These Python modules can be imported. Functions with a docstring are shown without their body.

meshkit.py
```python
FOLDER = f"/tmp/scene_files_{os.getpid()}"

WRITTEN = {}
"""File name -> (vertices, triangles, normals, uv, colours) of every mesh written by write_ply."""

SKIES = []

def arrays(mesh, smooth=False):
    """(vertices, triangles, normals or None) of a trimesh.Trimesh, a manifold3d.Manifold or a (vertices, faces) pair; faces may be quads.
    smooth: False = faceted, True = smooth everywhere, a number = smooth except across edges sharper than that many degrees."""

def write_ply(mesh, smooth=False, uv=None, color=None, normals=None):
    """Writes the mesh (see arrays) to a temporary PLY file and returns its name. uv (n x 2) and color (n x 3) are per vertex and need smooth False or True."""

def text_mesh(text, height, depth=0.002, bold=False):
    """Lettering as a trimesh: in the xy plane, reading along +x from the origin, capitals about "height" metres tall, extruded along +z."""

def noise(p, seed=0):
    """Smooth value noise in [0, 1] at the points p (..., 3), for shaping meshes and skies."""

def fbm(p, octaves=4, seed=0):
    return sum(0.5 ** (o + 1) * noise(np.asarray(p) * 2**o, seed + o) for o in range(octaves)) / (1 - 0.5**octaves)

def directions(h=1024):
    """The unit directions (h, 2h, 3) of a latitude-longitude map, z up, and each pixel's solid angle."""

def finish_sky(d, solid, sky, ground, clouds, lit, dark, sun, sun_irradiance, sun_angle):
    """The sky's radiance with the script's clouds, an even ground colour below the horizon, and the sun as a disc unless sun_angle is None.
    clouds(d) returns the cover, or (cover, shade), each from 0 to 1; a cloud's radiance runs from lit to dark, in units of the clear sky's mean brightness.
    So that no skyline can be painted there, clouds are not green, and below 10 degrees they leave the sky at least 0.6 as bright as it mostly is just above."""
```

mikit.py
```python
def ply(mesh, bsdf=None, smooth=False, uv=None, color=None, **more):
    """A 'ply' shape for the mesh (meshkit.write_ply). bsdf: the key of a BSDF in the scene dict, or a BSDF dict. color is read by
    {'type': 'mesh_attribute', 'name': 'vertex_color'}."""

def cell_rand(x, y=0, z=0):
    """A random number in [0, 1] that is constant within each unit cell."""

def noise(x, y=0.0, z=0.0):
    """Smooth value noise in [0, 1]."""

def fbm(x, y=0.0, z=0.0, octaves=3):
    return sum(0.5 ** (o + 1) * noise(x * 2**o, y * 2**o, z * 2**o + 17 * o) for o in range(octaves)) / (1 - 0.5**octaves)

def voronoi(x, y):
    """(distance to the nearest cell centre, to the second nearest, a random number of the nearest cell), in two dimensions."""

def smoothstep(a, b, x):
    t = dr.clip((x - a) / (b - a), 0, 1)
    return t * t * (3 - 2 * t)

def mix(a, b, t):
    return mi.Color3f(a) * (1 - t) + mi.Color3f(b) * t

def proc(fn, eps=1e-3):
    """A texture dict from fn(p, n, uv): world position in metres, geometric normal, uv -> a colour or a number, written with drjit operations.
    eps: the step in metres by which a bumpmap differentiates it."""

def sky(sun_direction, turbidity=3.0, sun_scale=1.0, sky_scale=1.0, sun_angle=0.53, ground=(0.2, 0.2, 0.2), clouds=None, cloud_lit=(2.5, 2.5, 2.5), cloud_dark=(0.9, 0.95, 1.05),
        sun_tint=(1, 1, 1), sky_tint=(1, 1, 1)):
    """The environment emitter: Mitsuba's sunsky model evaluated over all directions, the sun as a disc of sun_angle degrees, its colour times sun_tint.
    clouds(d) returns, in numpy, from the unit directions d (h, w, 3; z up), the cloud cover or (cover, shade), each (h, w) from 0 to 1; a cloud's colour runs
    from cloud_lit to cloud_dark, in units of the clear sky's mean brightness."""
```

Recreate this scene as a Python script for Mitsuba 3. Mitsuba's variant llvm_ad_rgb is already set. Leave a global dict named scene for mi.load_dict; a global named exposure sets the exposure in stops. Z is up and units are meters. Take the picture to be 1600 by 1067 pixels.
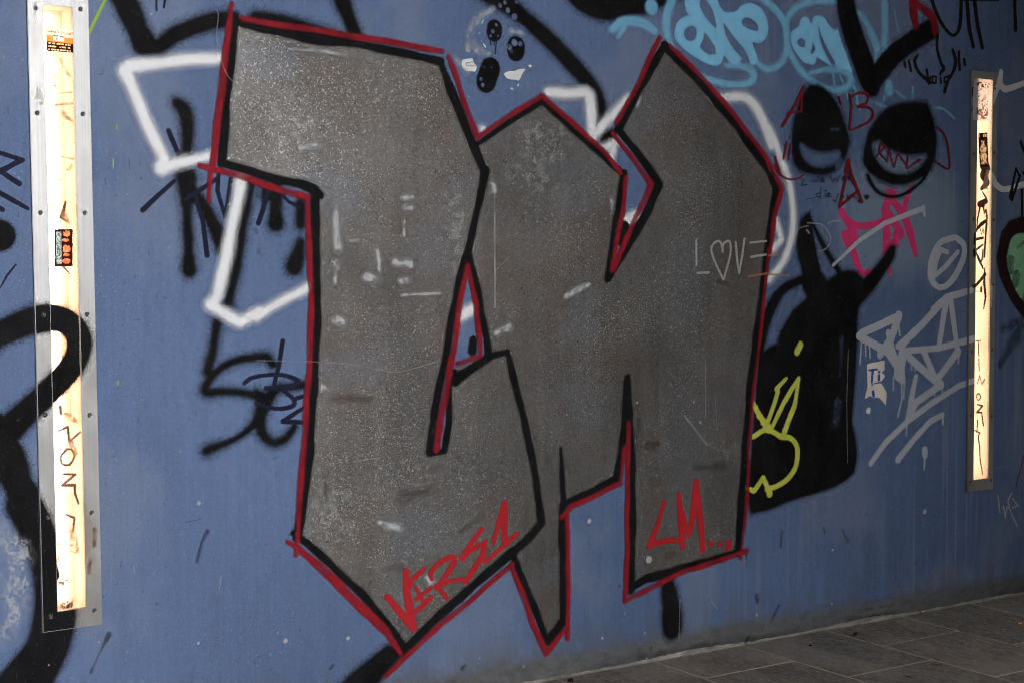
import math, random
import numpy as np, trimesh, shapely, drjit as dr, mitsuba as mi, mikit
from shapely.geometry import Polygon, MultiPoint, Point, box
from shapely.ops import unary_union
from mikit import proc, noise, fbm, smoothstep, mix, cell_rand

T = mi.ScalarTransform4f
random.seed(5)
rng = np.random.default_rng(5)
scene, labels = {}, {}

# ---------------------------------------------------------------- camera, sky, exposure
SUN_AZ, SUN_EL = 8.0, 7.5     # a low, hazy sun behind the photographer
# world: the painted wall is the plane y = 0, x runs along it, z is up; the pavement starts at its foot
EYE = [-3.70000, -4.68502, 1.60000]
FWD = [0.55679, 0.82850, -0.05979]
UP = [0.03899, 0.04583, 0.99819]
scene['camera'] = {'type': 'perspective', 'fov': 36.1760, 'fov_axis': 'x', 'near_clip': 0.05, 'far_clip': 2000.0,
                   'to_world': T().look_at(origin=EYE, target=[e + f for e, f in zip(EYE, FWD)], up=UP)}
scene['sky'] = mikit.sky((math.sin(math.radians(SUN_AZ)) * math.cos(math.radians(SUN_EL)), -math.cos(math.radians(SUN_AZ)) * math.cos(math.radians(SUN_EL)), math.sin(math.radians(SUN_EL))),
                         turbidity=2, sun_scale=1.0, sky_scale=0.7, sun_angle=20, clouds=lambda d: 1.0, cloud_lit=(2.4, 2.4, 2.4), cloud_dark=(2.0, 2.0, 2.05), sun_tint=(0.62, 1.12, 4.3))
exposure = 2.62

# ---------------------------------------------------------------- helpers
def tag(key, label=None, cat=None, group=None, kind=None):
    labels[key] = {k: v for k, v in (('label', label), ('category', cat), ('group', group), ('kind', kind)) if v}

def numbered(key):
    if key not in scene and not any(k.startswith(key + '__') for k in scene):
        return key
    n = 1
    while f'{key}_{n:03d}' in scene or any(k.startswith(f'{key}_{n:03d}__') for k in scene):
        n += 1
    return f'{key}_{n:03d}'

def put(key, mesh, bsdf, smooth=False, uv=None, **more):
    key = numbered(key)
    scene[key] = mikit.ply(mesh, bsdf, smooth=smooth, uv=uv, **more)
    return key

def bx(x0, x1, y0, y1, z0, z1):
    m = trimesh.creation.box(extents=(x1 - x0, y1 - y0, z1 - z0))
    m.apply_translation(((x0 + x1) / 2, (y0 + y1) / 2, (z0 + z1) / 2))
    return m

def chamfer_box(x0, x1, y0, y1, z0, z1, c):
    """A slab whose top edges are chamfered."""
    b = [(x0, y0), (x1, y0), (x1, y1), (x0, y1)]
    t = [(x0 + c, y0 + c), (x1 - c, y0 + c), (x1 - c, y1 - c), (x0 + c, y1 - c)]
    v = [(*p, z0) for p in b] + [(*p, z1 - c) for p in b] + [(*p, z1) for p in t]
    f = [[0, 3, 2], [0, 2, 1], [8, 9, 10], [8, 10, 11]]
    for k in range(4):
        n = (k + 1) % 4
        f += [[k, n, n + 4], [k, n + 4, k + 4], [k + 4, n + 4, n + 8], [k + 4, n + 8, k + 8]]
    return trimesh.Trimesh(v, f, process=False)

def wall_prism(poly, y0, y1):
    """A polygon given in (x, z), extruded from y0 (front) to y1 (back)."""
    ms = []
    for g in getattr(poly, 'geoms', [poly]):
        m = trimesh.creation.extrude_polygon(g, y1 - y0, engine='earcut')
        v = np.array(m.vertices)
        ms.append(trimesh.Trimesh(np.stack([v[:, 0], y1 - v[:, 2], v[:, 1]], 1), m.faces, process=False))
    m = trimesh.util.concatenate(ms)
    return m

# ---------------------------------------------------------------- materials
def rgb(*c):
    return {'type': 'rgb', 'value': list(c)}

def f32(v):
    return mi.Float(v)

def wall_colour(p, n, uv):
    x, z = p.x, p.z
    blue = mi.Color3f(0.121, 0.187, 0.352)
    big = fbm(x * 1.3, z * 1.1, 3.0, octaves=3)
    brush = noise(x * 130.0, z * 5.0, 1.0)
    streak = fbm(x * 26.0, z * 1.3, 7.0, octaves=3)
    grain = noise(x * 420.0, z * 420.0, 2.0)
    k = 0.72 + 0.34 * big + 0.08 * (brush - 0.5) + (0.05 + 0.12 * smoothstep(-1.0, 1.2, x)) * (streak - 0.5) + 0.30 * (grain - 0.5) + 0.10 * (fbm(x * 60.0, z * 34.0, 4.0) - 0.5)
    c = blue * k
    # pale drips and rubbed patches
    drip = smoothstep(0.63, 0.80, noise(x * 70.0, z * 0.9, 11.0)) * smoothstep(0.45, 0.7, fbm(x * 1.7, z * 1.2, 5.0)) * smoothstep(-0.3, 1.2, x)
    c = mix(c, mi.Color3f(0.26, 0.30, 0.40), 0.40 * drip)
    pale = smoothstep(0.50, 0.0, dr.sqrt(dr.square((x - 1.48) / 0.55) + dr.square((z - 1.72) / 0.38)) - 0.45 + 0.5 * (streak - 0.5))
    c = mix(c, mi.Color3f(0.26, 0.34, 0.43), 0.62 * pale)
    haze = smoothstep(0.52, 0.70, fbm(x * 3.1, z * 2.3, 21.0, octaves=4))
    c = mix(c, mi.Color3f(0.30, 0.33, 0.40), 0.22 * haze)
    # specks and chips
    spk = smoothstep(0.90, 0.96, noise(x * 210.0, z * 210.0, 31.0))
    c = mix(c, mi.Color3f(0.42, 0.45, 0.50), 0.35 * spk)
    dk = smoothstep(0.93, 0.97, noise(x * 90.0, z * 60.0, 41.0))
    c = mix(c, mi.Color3f(0.06, 0.06, 0.08), 0.5 * dk)
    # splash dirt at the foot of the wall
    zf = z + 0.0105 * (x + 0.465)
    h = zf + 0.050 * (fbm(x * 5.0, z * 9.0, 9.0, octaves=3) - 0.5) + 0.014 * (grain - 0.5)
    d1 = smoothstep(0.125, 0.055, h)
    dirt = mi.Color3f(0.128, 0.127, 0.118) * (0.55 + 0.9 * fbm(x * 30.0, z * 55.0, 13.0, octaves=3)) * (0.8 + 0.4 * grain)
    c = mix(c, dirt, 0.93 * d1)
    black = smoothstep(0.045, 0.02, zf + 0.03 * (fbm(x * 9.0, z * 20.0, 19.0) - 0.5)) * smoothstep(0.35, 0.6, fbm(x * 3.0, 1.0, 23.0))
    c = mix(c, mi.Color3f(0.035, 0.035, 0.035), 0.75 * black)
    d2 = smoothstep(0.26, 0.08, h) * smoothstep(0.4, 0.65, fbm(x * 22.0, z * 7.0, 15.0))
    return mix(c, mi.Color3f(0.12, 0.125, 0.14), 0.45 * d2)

scene['wall_paint'] = {'type': 'roughplastic', 'alpha': 0.35, 'nonlinear': False, 'specular_reflectance': 0.35, 'diffuse_reflectance': proc(wall_colour)}

def grey_fill(p, n, uv):
    x, z = p.x, p.z
    big = fbm(x * 2.3, z * 2.1, 51.0, octaves=4)
    mid = fbm(x * 9.0, z * 7.0, 53.0, octaves=3)
    st = fbm(x * 42.0, z * 2.2, 55.0, octaves=2)
    c = mi.Color3f(0.113, 0.1075, 0.102) * (0.45 + 0.66 * big + 0.46 * mid + 0.26 * (st - 0.5))
    brown = smoothstep(0.50, 0.66, fbm(x * 5.0, z * 6.0, 57.0, octaves=3))
    c = mix(c, mi.Color3f(0.112, 0.088, 0.073), 0.40 * brown)
    cool = smoothstep(0.56, 0.70, fbm(x * 4.0, z * 5.0, 59.0, octaves=3))
    c = mix(c, mi.Color3f(0.13, 0.14, 0.17), 0.35 * cool)
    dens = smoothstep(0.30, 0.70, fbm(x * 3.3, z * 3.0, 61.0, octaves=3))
    scuff = mi.Float(0)
    for cx, cz, rx, rz in ((-0.38, 1.96, 0.20, 0.13), (-0.45, 1.85, 0.16, 0.10), (-1.42, 2.02, 0.10, 0.16), (-0.78, 1.65, 0.10, 0.22), (-1.30, 0.71, 0.12, 0.16), (0.46, 0.78, 0.14, 0.10), (-0.72, 1.52, 0.06, 0.30)):
        d = dr.sqrt(dr.square((x - cx) / rx) + dr.square((z - cz) / rz))
        scuff = dr.maximum(scuff, smoothstep(1.15, 0.2, d + 0.9 * (fbm(x * 11.0, z * 11.0, 60.0, octaves=3) - 0.5)))
    dens = dr.maximum(dr.clip(dens + 0.45 * smoothstep(-0.2, -1.0, x), 0, 1), scuff)  # glint specks painted denser towards the left and in the scuffs
    flake = smoothstep(0.50, 0.68, fbm(x * 46.0, z * 46.0, 62.0, octaves=3)) * scuff
    c = mix(c, mi.Color3f(0.30, 0.30, 0.30), 0.45 * flake)
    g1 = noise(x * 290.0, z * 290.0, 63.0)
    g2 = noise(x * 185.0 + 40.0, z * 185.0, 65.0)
    grain = noise(x * 400.0, z * 400.0, 67.0)
    c = c * (0.62 + 0.76 * grain)
    painted_glint = smoothstep(0.80 - 0.10 * dens, 0.95, g1) + 0.5 * smoothstep(0.89 - 0.05 * dens, 0.97, g2)  # pale specks: silver paint glints and coarse grain put into the colour
    c = mix(c, mi.Color3f(0.58, 0.575, 0.565), 0.56 * dr.clip(painted_glint, 0, 1) * (0.35 + 0.65 * dens))
    pits = smoothstep(0.78, 0.92, noise(x * 190.0, z * 190.0, 69.0))
    return mix(c, mi.Color3f(0.03, 0.028, 0.027), 0.55 * pits)

def cover_spray(p, n, uv):
    g = noise(p.x * 330.0, p.z * 330.0, 3.0)
    g2 = noise(p.x * 720.0, p.z * 720.0, 5.0)
    t = uv.x + (0.34 * (g - 0.5) + 0.30 * (g2 - 0.5)) * (1.0 - uv.x) * smoothstep(0.0, 0.25, uv.x) * 2.0
    return smoothstep(0.06, 0.92, t) * uv.y

def cover_marker(p, n, uv):
    g = noise(p.x * 500.0, p.z * 500.0, 7.0)
    return smoothstep(0.25, 0.65, uv.x + 0.25 * (g - 0.5)) * uv.y

def cover_worn(p, n, uv):
    g = noise(p.x * 150.0, p.z * 150.0, 9.0)
    g2 = noise(p.x * 64.0, p.z * 52.0, 10.0)
    g3 = noise(p.x * 330.0, p.z * 330.0, 11.0)
    t = smoothstep(0.15, 0.95, uv.x + 0.7 * (fbm(p.x * 38.0, p.z * 30.0, 12.0, octaves=3) - 0.5))
    s = smoothstep(0.52, 0.74, 0.34 * g + 0.34 * g2 + 0.32 * g3 + 0.24 * t * uv.y)
    return dr.clip(t * uv.y * (0.16 + 1.0 * s), 0, 1)

def cover_chalk(p, n, uv):
    g = noise(p.x * 420.0, p.z * 420.0, 13.0)
    return smoothstep(0.2, 0.7, uv.x) * uv.y * smoothstep(0.15, 0.6, g + 0.2)

def cover_dark(p, n, uv):      # thin dark spray also shades the wall just behind it
    return 1.0 - dr.sqrt(dr.maximum(1.0 - cover_spray(p, n, uv), 0.0))

def cover_smear(p, n, uv):
    b = fbm(p.x * 60.0, p.z * 60.0, 15.0, octaves=3)
    return dr.clip(smoothstep(0.1, 1.0, uv.x + 0.8 * (fbm(p.x * 26.0, p.z * 26.0, 16.0, octaves=2) - 0.5)) * uv.y * (0.2 + 1.3 * b), 0, 1)

def cover_patchy(p, n, uv):
    return cover_spray(p, n, uv) * (0.72 + 0.40 * smoothstep(0.3, 0.6, fbm(p.x * 19.0, p.z * 19.0, 17.0, octaves=3)))

COVER = {'patchy': cover_patchy, 'dark': cover_dark, 'smear': cover_smear, 'spray': cover_spray, 'marker': cover_marker, 'worn': cover_worn, 'chalk': cover_chalk}
COVER_TEX = {k: proc(f) for k, f in COVER.items()}

def paint(name, colour, cover, var=0.25, gloss=0.12, fn=None):
    c = mi.ScalarColor3f(*colour) if False else colour
    if fn is None:
        def fn(p, n, uv):
            k = 1.0 + var * (fbm(p.x * 14.0, p.z * 9.0, 71.0, octaves=3) - 0.5) * 2.0 + 0.5 * var * (noise(p.x * 380.0, p.z * 380.0, 73.0) - 0.5)
            q = mi.Color3f(*c) * k
            dust = smoothstep(0.88, 0.96, noise(p.x * 190.0, p.z * 190.0, 75.0)) * 0.10
            return mix(q, mi.Color3f(0.35, 0.36, 0.38), dust)
    base = {'type': 'diffuse', 'reflectance': proc(fn)} if gloss == 0 else {'type': 'roughplastic', 'alpha': 0.35, 'nonlinear': False, 'specular_reflectance': gloss, 'diffuse_reflectance': proc(fn)}
    if cover in ('spray', 'dark', 'patchy'):      # the first coat on the bare wall thins out into the wall's own paint
        scene[name + '_first_coat'] = {'type': 'blendbsdf', 'weight': COVER_TEX['spray'], 'bsdf_0': scene['wall_paint'], 'bsdf_1': base}
    scene[name] = {'type': 'twosided', 'bsdf': base} if cover is None else {'type': 'mask', 'opacity': COVER_TEX[cover], 'bsdf': {'type': 'twosided', 'bsdf': base}}

paint('spray_black', (0.0085, 0.0085, 0.0095), 'dark', 0.6, 0.07)
paint('spray_red', (0.29, 0.012, 0.022), 'patchy', 0.3)
paint('spray_brightred', (0.52, 0.022, 0.030), 'spray', 0.12)
paint('spray_white', (0.92, 0.93, 0.95), 'spray', 0.03)
paint('spray_cyan', (0.27, 0.66, 0.96), 'spray', 0.06)
paint('spray_pink', (0.80, 0.05, 0.21), 'spray', 0.1)
paint('spray_yellow', (0.66, 0.70, 0.10), 'spray', 0.12)
paint('spray_heartgreen', (0.30, 0.64, 0.38), 'spray', 0.2)
paint('spray_maroon', (0.030, 0.010, 0.014), 'spray', 0.3)
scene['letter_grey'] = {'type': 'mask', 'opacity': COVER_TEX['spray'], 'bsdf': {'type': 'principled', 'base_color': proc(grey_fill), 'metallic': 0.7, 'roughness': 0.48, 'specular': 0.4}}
paint('marker_navy', (0.012, 0.013, 0.035), 'marker', 0.25)
paint('marker_black', (0.012, 0.012, 0.013), 'marker', 0.25)
paint('marker_darkred', (0.20, 0.012, 0.020), 'marker', 0.25)
paint('marker_silver', (0.60, 0.63, 0.68), 'marker', 0.08)
paint('marker_white', (0.86, 0.87, 0.86), 'marker', 0.05)
paint('marker_cyan', (0.25, 0.70, 0.90), 'marker', 0.1)
paint('marker_lime', (0.36, 0.60, 0.05), 'marker', 0.1)
paint('haze_white', (0.66, 0.68, 0.70), 'worn', 0.05)
paint('haze_black', (0.02, 0.02, 0.022), 'smear', 0.2)
paint('haze_flake', (0.16, 0.21, 0.36), 'worn', 0.1)
paint('haze_cream', (0.60, 0.55, 0.42), 'worn', 0.1)
paint('haze_rust', (0.16, 0.07, 0.03), 'worn', 0.3)
paint('haze_olive', (0.02, 0.02, 0.008), 'worn', 0.2)
paint('chalk_white', (0.62, 0.60, 0.58), 'chalk', 0.05)
paint('chalk_orange', (0.55, 0.24, 0.12), 'chalk', 0.1)
paint('glass_ink', (0.09, 0.032, 0.012), 'marker', 0.3)
paint('glass_tan', (0.50, 0.27, 0.13), 'worn', 0.2)
paint('paper_cream', (0.74, 0.70, 0.60), None, 0.12, 0)
paint('paper_white', (0.88, 0.88, 0.86), None, 0.04, 0.3)
paint('ink_blue', (0.02, 0.10, 0.52), 'marker', 0.15)
paint('ink_black', (0.015, 0.015, 0.015), 'marker', 0.15)

def metal_colour(p, n, uv):
    x, z = p.x, p.z
    k = 0.80 + 0.20 * fbm(x * 260.0, z * 3.0, 81.0, octaves=2) + 0.22 * (fbm(x * 14.0, z * 9.0, 83.0, octaves=3) - 0.5)
    c = mi.Color3f(0.30, 0.30, 0.292) * k
    rust = smoothstep(0.60, 0.78, fbm(x * 22.0, z * 6.0, 85.0, octaves=3)) * smoothstep(1.3, 0.5, z)
    grime = smoothstep(0.52, 0.72, fbm(x * 9.0, z * 4.0, 87.0, octaves=4))
    c = mix(c, mi.Color3f(0.20, 0.19, 0.17), 0.5 * grime)
    return mix(c, mi.Color3f(0.20, 0.12, 0.07), 0.45 * rust)

def metal_rough(p, n, uv):
    return 0.24 + 0.16 * fbm(p.x * 30.0, p.z * 8.0, 89.0)

scene['frame_metal'] = {'type': 'principled', 'base_color': proc(metal_colour), 'metallic': 0.45, 'roughness': proc(metal_rough), 'specular': 0.5}
scene['screw_metal'] = {'type': 'principled', 'base_color': rgb(0.11, 0.105, 0.10), 'metallic': 0.8, 'roughness': 0.35}
scene['lamp_lining'] = {'type': 'twosided', 'bsdf': {'type': 'diffuse', 'reflectance': rgb(0.80, 0.67, 0.58)}}
scene['lamp_glass'] = {'type': 'thindielectric', 'int_ior': 1.5}

def slab_fn(tone, seed):
    def fn(p, n, uv):
        x, y = p.x, p.y
        k = 0.70 + 0.42 * fbm(x * 7.0, y * 7.0, seed, octaves=4) + 0.55 * (noise(x * 170.0, y * 60.0, seed + 2) - 0.5) + 0.35 * (fbm(x * 45.0, y * 20.0, seed + 3) - 0.5)
        c = mi.Color3f(*tone) * k
        worn = smoothstep(0.5, 0.75, fbm(x * 3.0, y * 2.0, seed + 5))
        c = mix(c, mi.Color3f(*tone) * 1.5, 0.4 * worn)
        spot = smoothstep(0.80, 0.90, fbm(x * 24.0, y * 17.0, seed + 9))
        return mix(c, mi.Color3f(0.015, 0.013, 0.012), 0.7 * spot)
    return fn
SLABS = ['slab_stone', 'slab_stone_warm', 'slab_stone_dark']
for nm, tone, sd in zip(SLABS, ((0.47,0.415,0.36),(0.49,0.425,0.365),(0.425,0.385,0.34)), (101.0, 131.0, 151.0)):
    scene[nm] = {'type': 'roughplastic', 'alpha': 0.4, 'nonlinear': False, 'specular_reflectance': 0.25, 'diffuse_reflectance': proc(slab_fn(tone, sd))}
def mortar_fn(p, n, uv):
    k = 0.6 + 0.8 * fbm(p.x * 40.0, p.y * 40.0, p.z * 40.0)
    return mi.Color3f(0.64, 0.56, 0.46) * k
scene['mortar'] = {'type': 'diffuse', 'reflectance': proc(mortar_fn)}
def concrete_fn(p, n, uv):
    k = 0.7 + 0.6 * fbm(p.x * 2.0, p.y * 2.0 + p.z * 1.7, 3.0, octaves=4)
    return mi.Color3f(0.30, 0.29, 0.275) * k
scene['concrete'] = {'type': 'twosided', 'bsdf': {'type': 'diffuse', 'reflectance': proc(concrete_fn)}}

# ---------------------------------------------------------------- setting: ground, unseen deck, added sun blocker
def put_struct(key, mesh, bsdf, label=None):
    k = put(key, mesh, bsdf)
    tag(k, label, None, None, 'structure')
SLOPE = -0.0105
def floor_z(x):
    return SLOPE * (x + 0.465)
put_struct('ground', bx(-400, 400, -400, 400, -1.0, -0.14), 'concrete', 'grey ground outside the underpass')
put_struct('ceiling', bx(-4.2, 16, -1.9, 0.4, 3.4, 3.8), 'concrete', 'unseen concrete deck above the wall, cut back to let in sky light')  # unseen deck, its depth set by the sky light on wall and floor
k = put('concrete_abutment', bx(2.0, 2.0 + 40, -18.0 - 1.0, -18.0, -0.2, 12.0), 'concrete'); tag(k, 'tall bare concrete block added out of view to shade the right of the painted wall', 'wall')  # added out of view to block the sun and darken the wall rightwards

# ---------------------------------------------------------------- lamps: places in the wall
LAMPS = [dict(x0=-2.273, x1=-2.089, z0=0.449, z1=2.392, gx0=-2.226, gx1=-2.138, gz0=0.509, gz1=2.327, label='tall recessed wall lamp crossed by a black spray loop, left of the grey letters'),
         dict(x0=1.905, x1=2.083, z0=0.487, z1=2.368, gx0=1.949, gx1=2.049, gz0=0.539, gz1=2.335, label='tall recessed wall lamp with torn stickers and brown scrawl, right of the pink tag')]
WX0, WX1, WZ0, WZ1 = -4.2, 16.0, -0.35, 3.40
hole = unary_union([box(L['gx0'] - 0.004, L['gz0'] - 0.004, L['gx1'] + 0.004, L['gz1'] + 0.004) for L in LAMPS])
panel = box(WX0, WZ0, WX1, WZ1).difference(hole)
scene['tunnel_wall__panel'] = mikit.ply(wall_prism(panel, 0.0, 0.4), 'wall_paint')
tag('tunnel_wall', 'long blue painted underpass wall covered in graffiti with a dirty grey foot', 'wall')

# mortar fillet in the corner between wall and pavement
xs = np.arange(-4.2, 9.0, 0.02)
v, fcs = [], []
for i, x in enumerate(xs):
    h = 0.006 + 0.010 * max(0.0, math.sin(x * 2.3 + 1.0) * math.sin(x * 5.1)) + 0.004 * rng.random() + (0.012 * math.exp(-((x - 1.28) / 0.16) ** 2))
    w = 0.007 + 0.006 * rng.random() + (0.006 * math.exp(-((x - 1.28) / 0.2) ** 2))
    z = floor_z(x)
    v += [(x, -0.0005, z + h), (x, -w * 0.55, z + h * 0.55), (x, -w, z - 0.003)]
    if i:
        a, b = 3 * (i - 1), 3 * i
        fcs += [[a, a + 1, b + 1], [a, b + 1, b], [a + 1, a + 2, b + 2], [a + 1, b + 2, b + 1]]
scene['tunnel_wall__mortar_seam'] = mikit.ply(trimesh.Trimesh(v, fcs, process=False), 'mortar_pale', smooth=True)
def pale_fn(p, n, uv):
    return mi.Color3f(0.34, 0.32, 0.285) * (0.2 + 1.2 * fbm(p.x * 18.0, p.z * 60.0, p.y * 60.0, octaves=3))
scene['mortar_pale'] = {'type': 'twosided', 'bsdf': {'type': 'diffuse', 'reflectance': proc(pale_fn)}}

# ---------------------------------------------------------------- pavement slabs
COLS = [0.098 + 0.4615 * k for k in range(-9, 14)]
ang = math.atan(SLOPE)
FLOOR_M = T().translate([-0.465, 0, 0]).rotate([0, 1, 0], -math.degrees(ang)).translate([0.465, 0, 0])
bed = bx(-4.2, 16, -7.2, 0.0, -0.13, -0.0006)
scene['pavement__mortar_bed'] = mikit.ply(bed, 'mortar', to_world=FLOOR_M)
PITCH, J = 0.561, 0.0035
shared_slabs = 0
for ci, xa in enumerate(COLS):
    k = ci - 9
    start = -0.303 if k % 2 == 0 else -0.588
    cuts = [0.0] + [start - PITCH * m for m in range(-1, 9) if start - PITCH * m < -0.08]
    jit = 0.012 * math.sin(k * 2.1)
    cuts = [0.0] + [c + (jit if k not in (0, 1, 2, 3) else {0: 0.0, 1: 0.003, 2: -0.024, 3: -0.015}[k]) for c in cuts[1:]]
    for a, b in zip(cuts[:-1], cuts[1:]):
        m = chamfer_box(xa + 0.0044, xa + 0.4615 - 0.0044, b + J, a - (J if a < 0 else 0.006), -0.05, 0.0003 * rng.standard_normal(), 0.0008)
        key = numbered('pavement__slab')
        scene[key] = mikit.ply(m, SLABS[int(rng.integers(3))], to_world=FLOOR_M)
tag('pavement', 'dark stone slab pavement at the foot of the wall', None, None, 'structure')

# ---------------------------------------------------------------- lamps
def tube_capsule(x, y, z0, z1, r):
    m = trimesh.creation.capsule(height=z1 - z0 - 2 * r, radius=r, count=[12, 10])
    m.apply_translation(np.array([x, y, (z0 + z1) / 2]) - m.bounds.mean(0))
    return m
def screw_mesh(x, y, z):
    prof = [(0, -0.0012), (0.0016, -0.0024), (0.0034, -0.0022), (0.0048, -0.0008), (0.0050, -0.0003), (0.0072, -0.0007), (0.0078, 0.0), (0.0078, 0.002)]
    m = trimesh.creation.revolve(np.array([(r, h) for r, h in prof]), sections=14)
    v = np.array(m.vertices)
    return trimesh.Trimesh(np.stack([v[:, 0] + x, v[:, 2] + y, v[:, 1] + z], 1), m.faces[:, ::-1], process=False)
DEPTH = 0.10
for L in LAMPS:
    key = numbered('wall_lamp'); L['key'] = key
    tag(key, L['label'], 'lamp', 'recessed wall lamps')
    outer = box(L['x0'], L['z0'], L['x1'], L['z1'])
    inner = box(L['gx0'], L['gz0'], L['gx1'], L['gz1'])
    ch = 0.0015
    body = wall_prism(outer.difference(inner), -0.0095, 0.0)
    lip = wall_prism(outer.buffer(-ch, join_style=2).difference(inner.buffer(ch, join_style=2)), -0.0110, -0.0095)
    put(key + '__frame', trimesh.util.concatenate([body, lip]), 'frame_metal')
    # housing behind the glass: five sheets, open to the front
    x0, x1, z0, z1 = L['gx0'] - 0.003, L['gx1'] + 0.003, L['gz0'] - 0.003, L['gz1'] + 0.003
    t = 0.001
    put(key + '__housing', trimesh.util.concatenate([bx(x0, x1, DEPTH, DEPTH + t, z0, z1), bx(x0 - t, x0, 0.001, DEPTH, z0, z1), bx(x1, x1 + t, 0.001, DEPTH, z0, z1),
                                                     bx(x0, x1, 0.001, DEPTH, z0 - t, z0), bx(x0, x1, 0.001, DEPTH, z1, z1 + t)]), 'lamp_lining')
    xc = (x0 + x1) / 2
    n = 6
    step = (z1 - z0) / n
    for i in range(n):
        put(key + '__tube', tube_capsule(xc - 0.006, DEPTH - 0.036, z0 + step * (i + 0.04), z0 + step * (i + 0.96), 0.0145), 'lamp_lining', smooth=True,
            emitter={'type': 'area', 'radiance': rgb(*(0.92,0.73,0.52))})
    g = trimesh.Trimesh([(L['gx0'], -0.004, L['gz0']), (L['gx1'], -0.004, L['gz0']), (L['gx1'], -0.004, L['gz1']), (L['gx0'], -0.004, L['gz1'])], [[0, 1, 2], [0, 2, 3]], process=False)
    put(key + '__pane', g, 'lamp_glass')
    fx = ((L['x0'] + L['gx0']) / 2, (L['gx1'] + L['x1']) / 2)
    for i in range(7):
        z = L['z1'] - 0.075 - i * (L['z1'] - L['z0'] - 0.120) / 6.0
        for x in fx:
            put(key + '__screw', screw_mesh(x + 0.001 * rng.standard_normal(), -0.0110, z + 0.004 * rng.standard_normal()), 'screw_metal', smooth=40)

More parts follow.
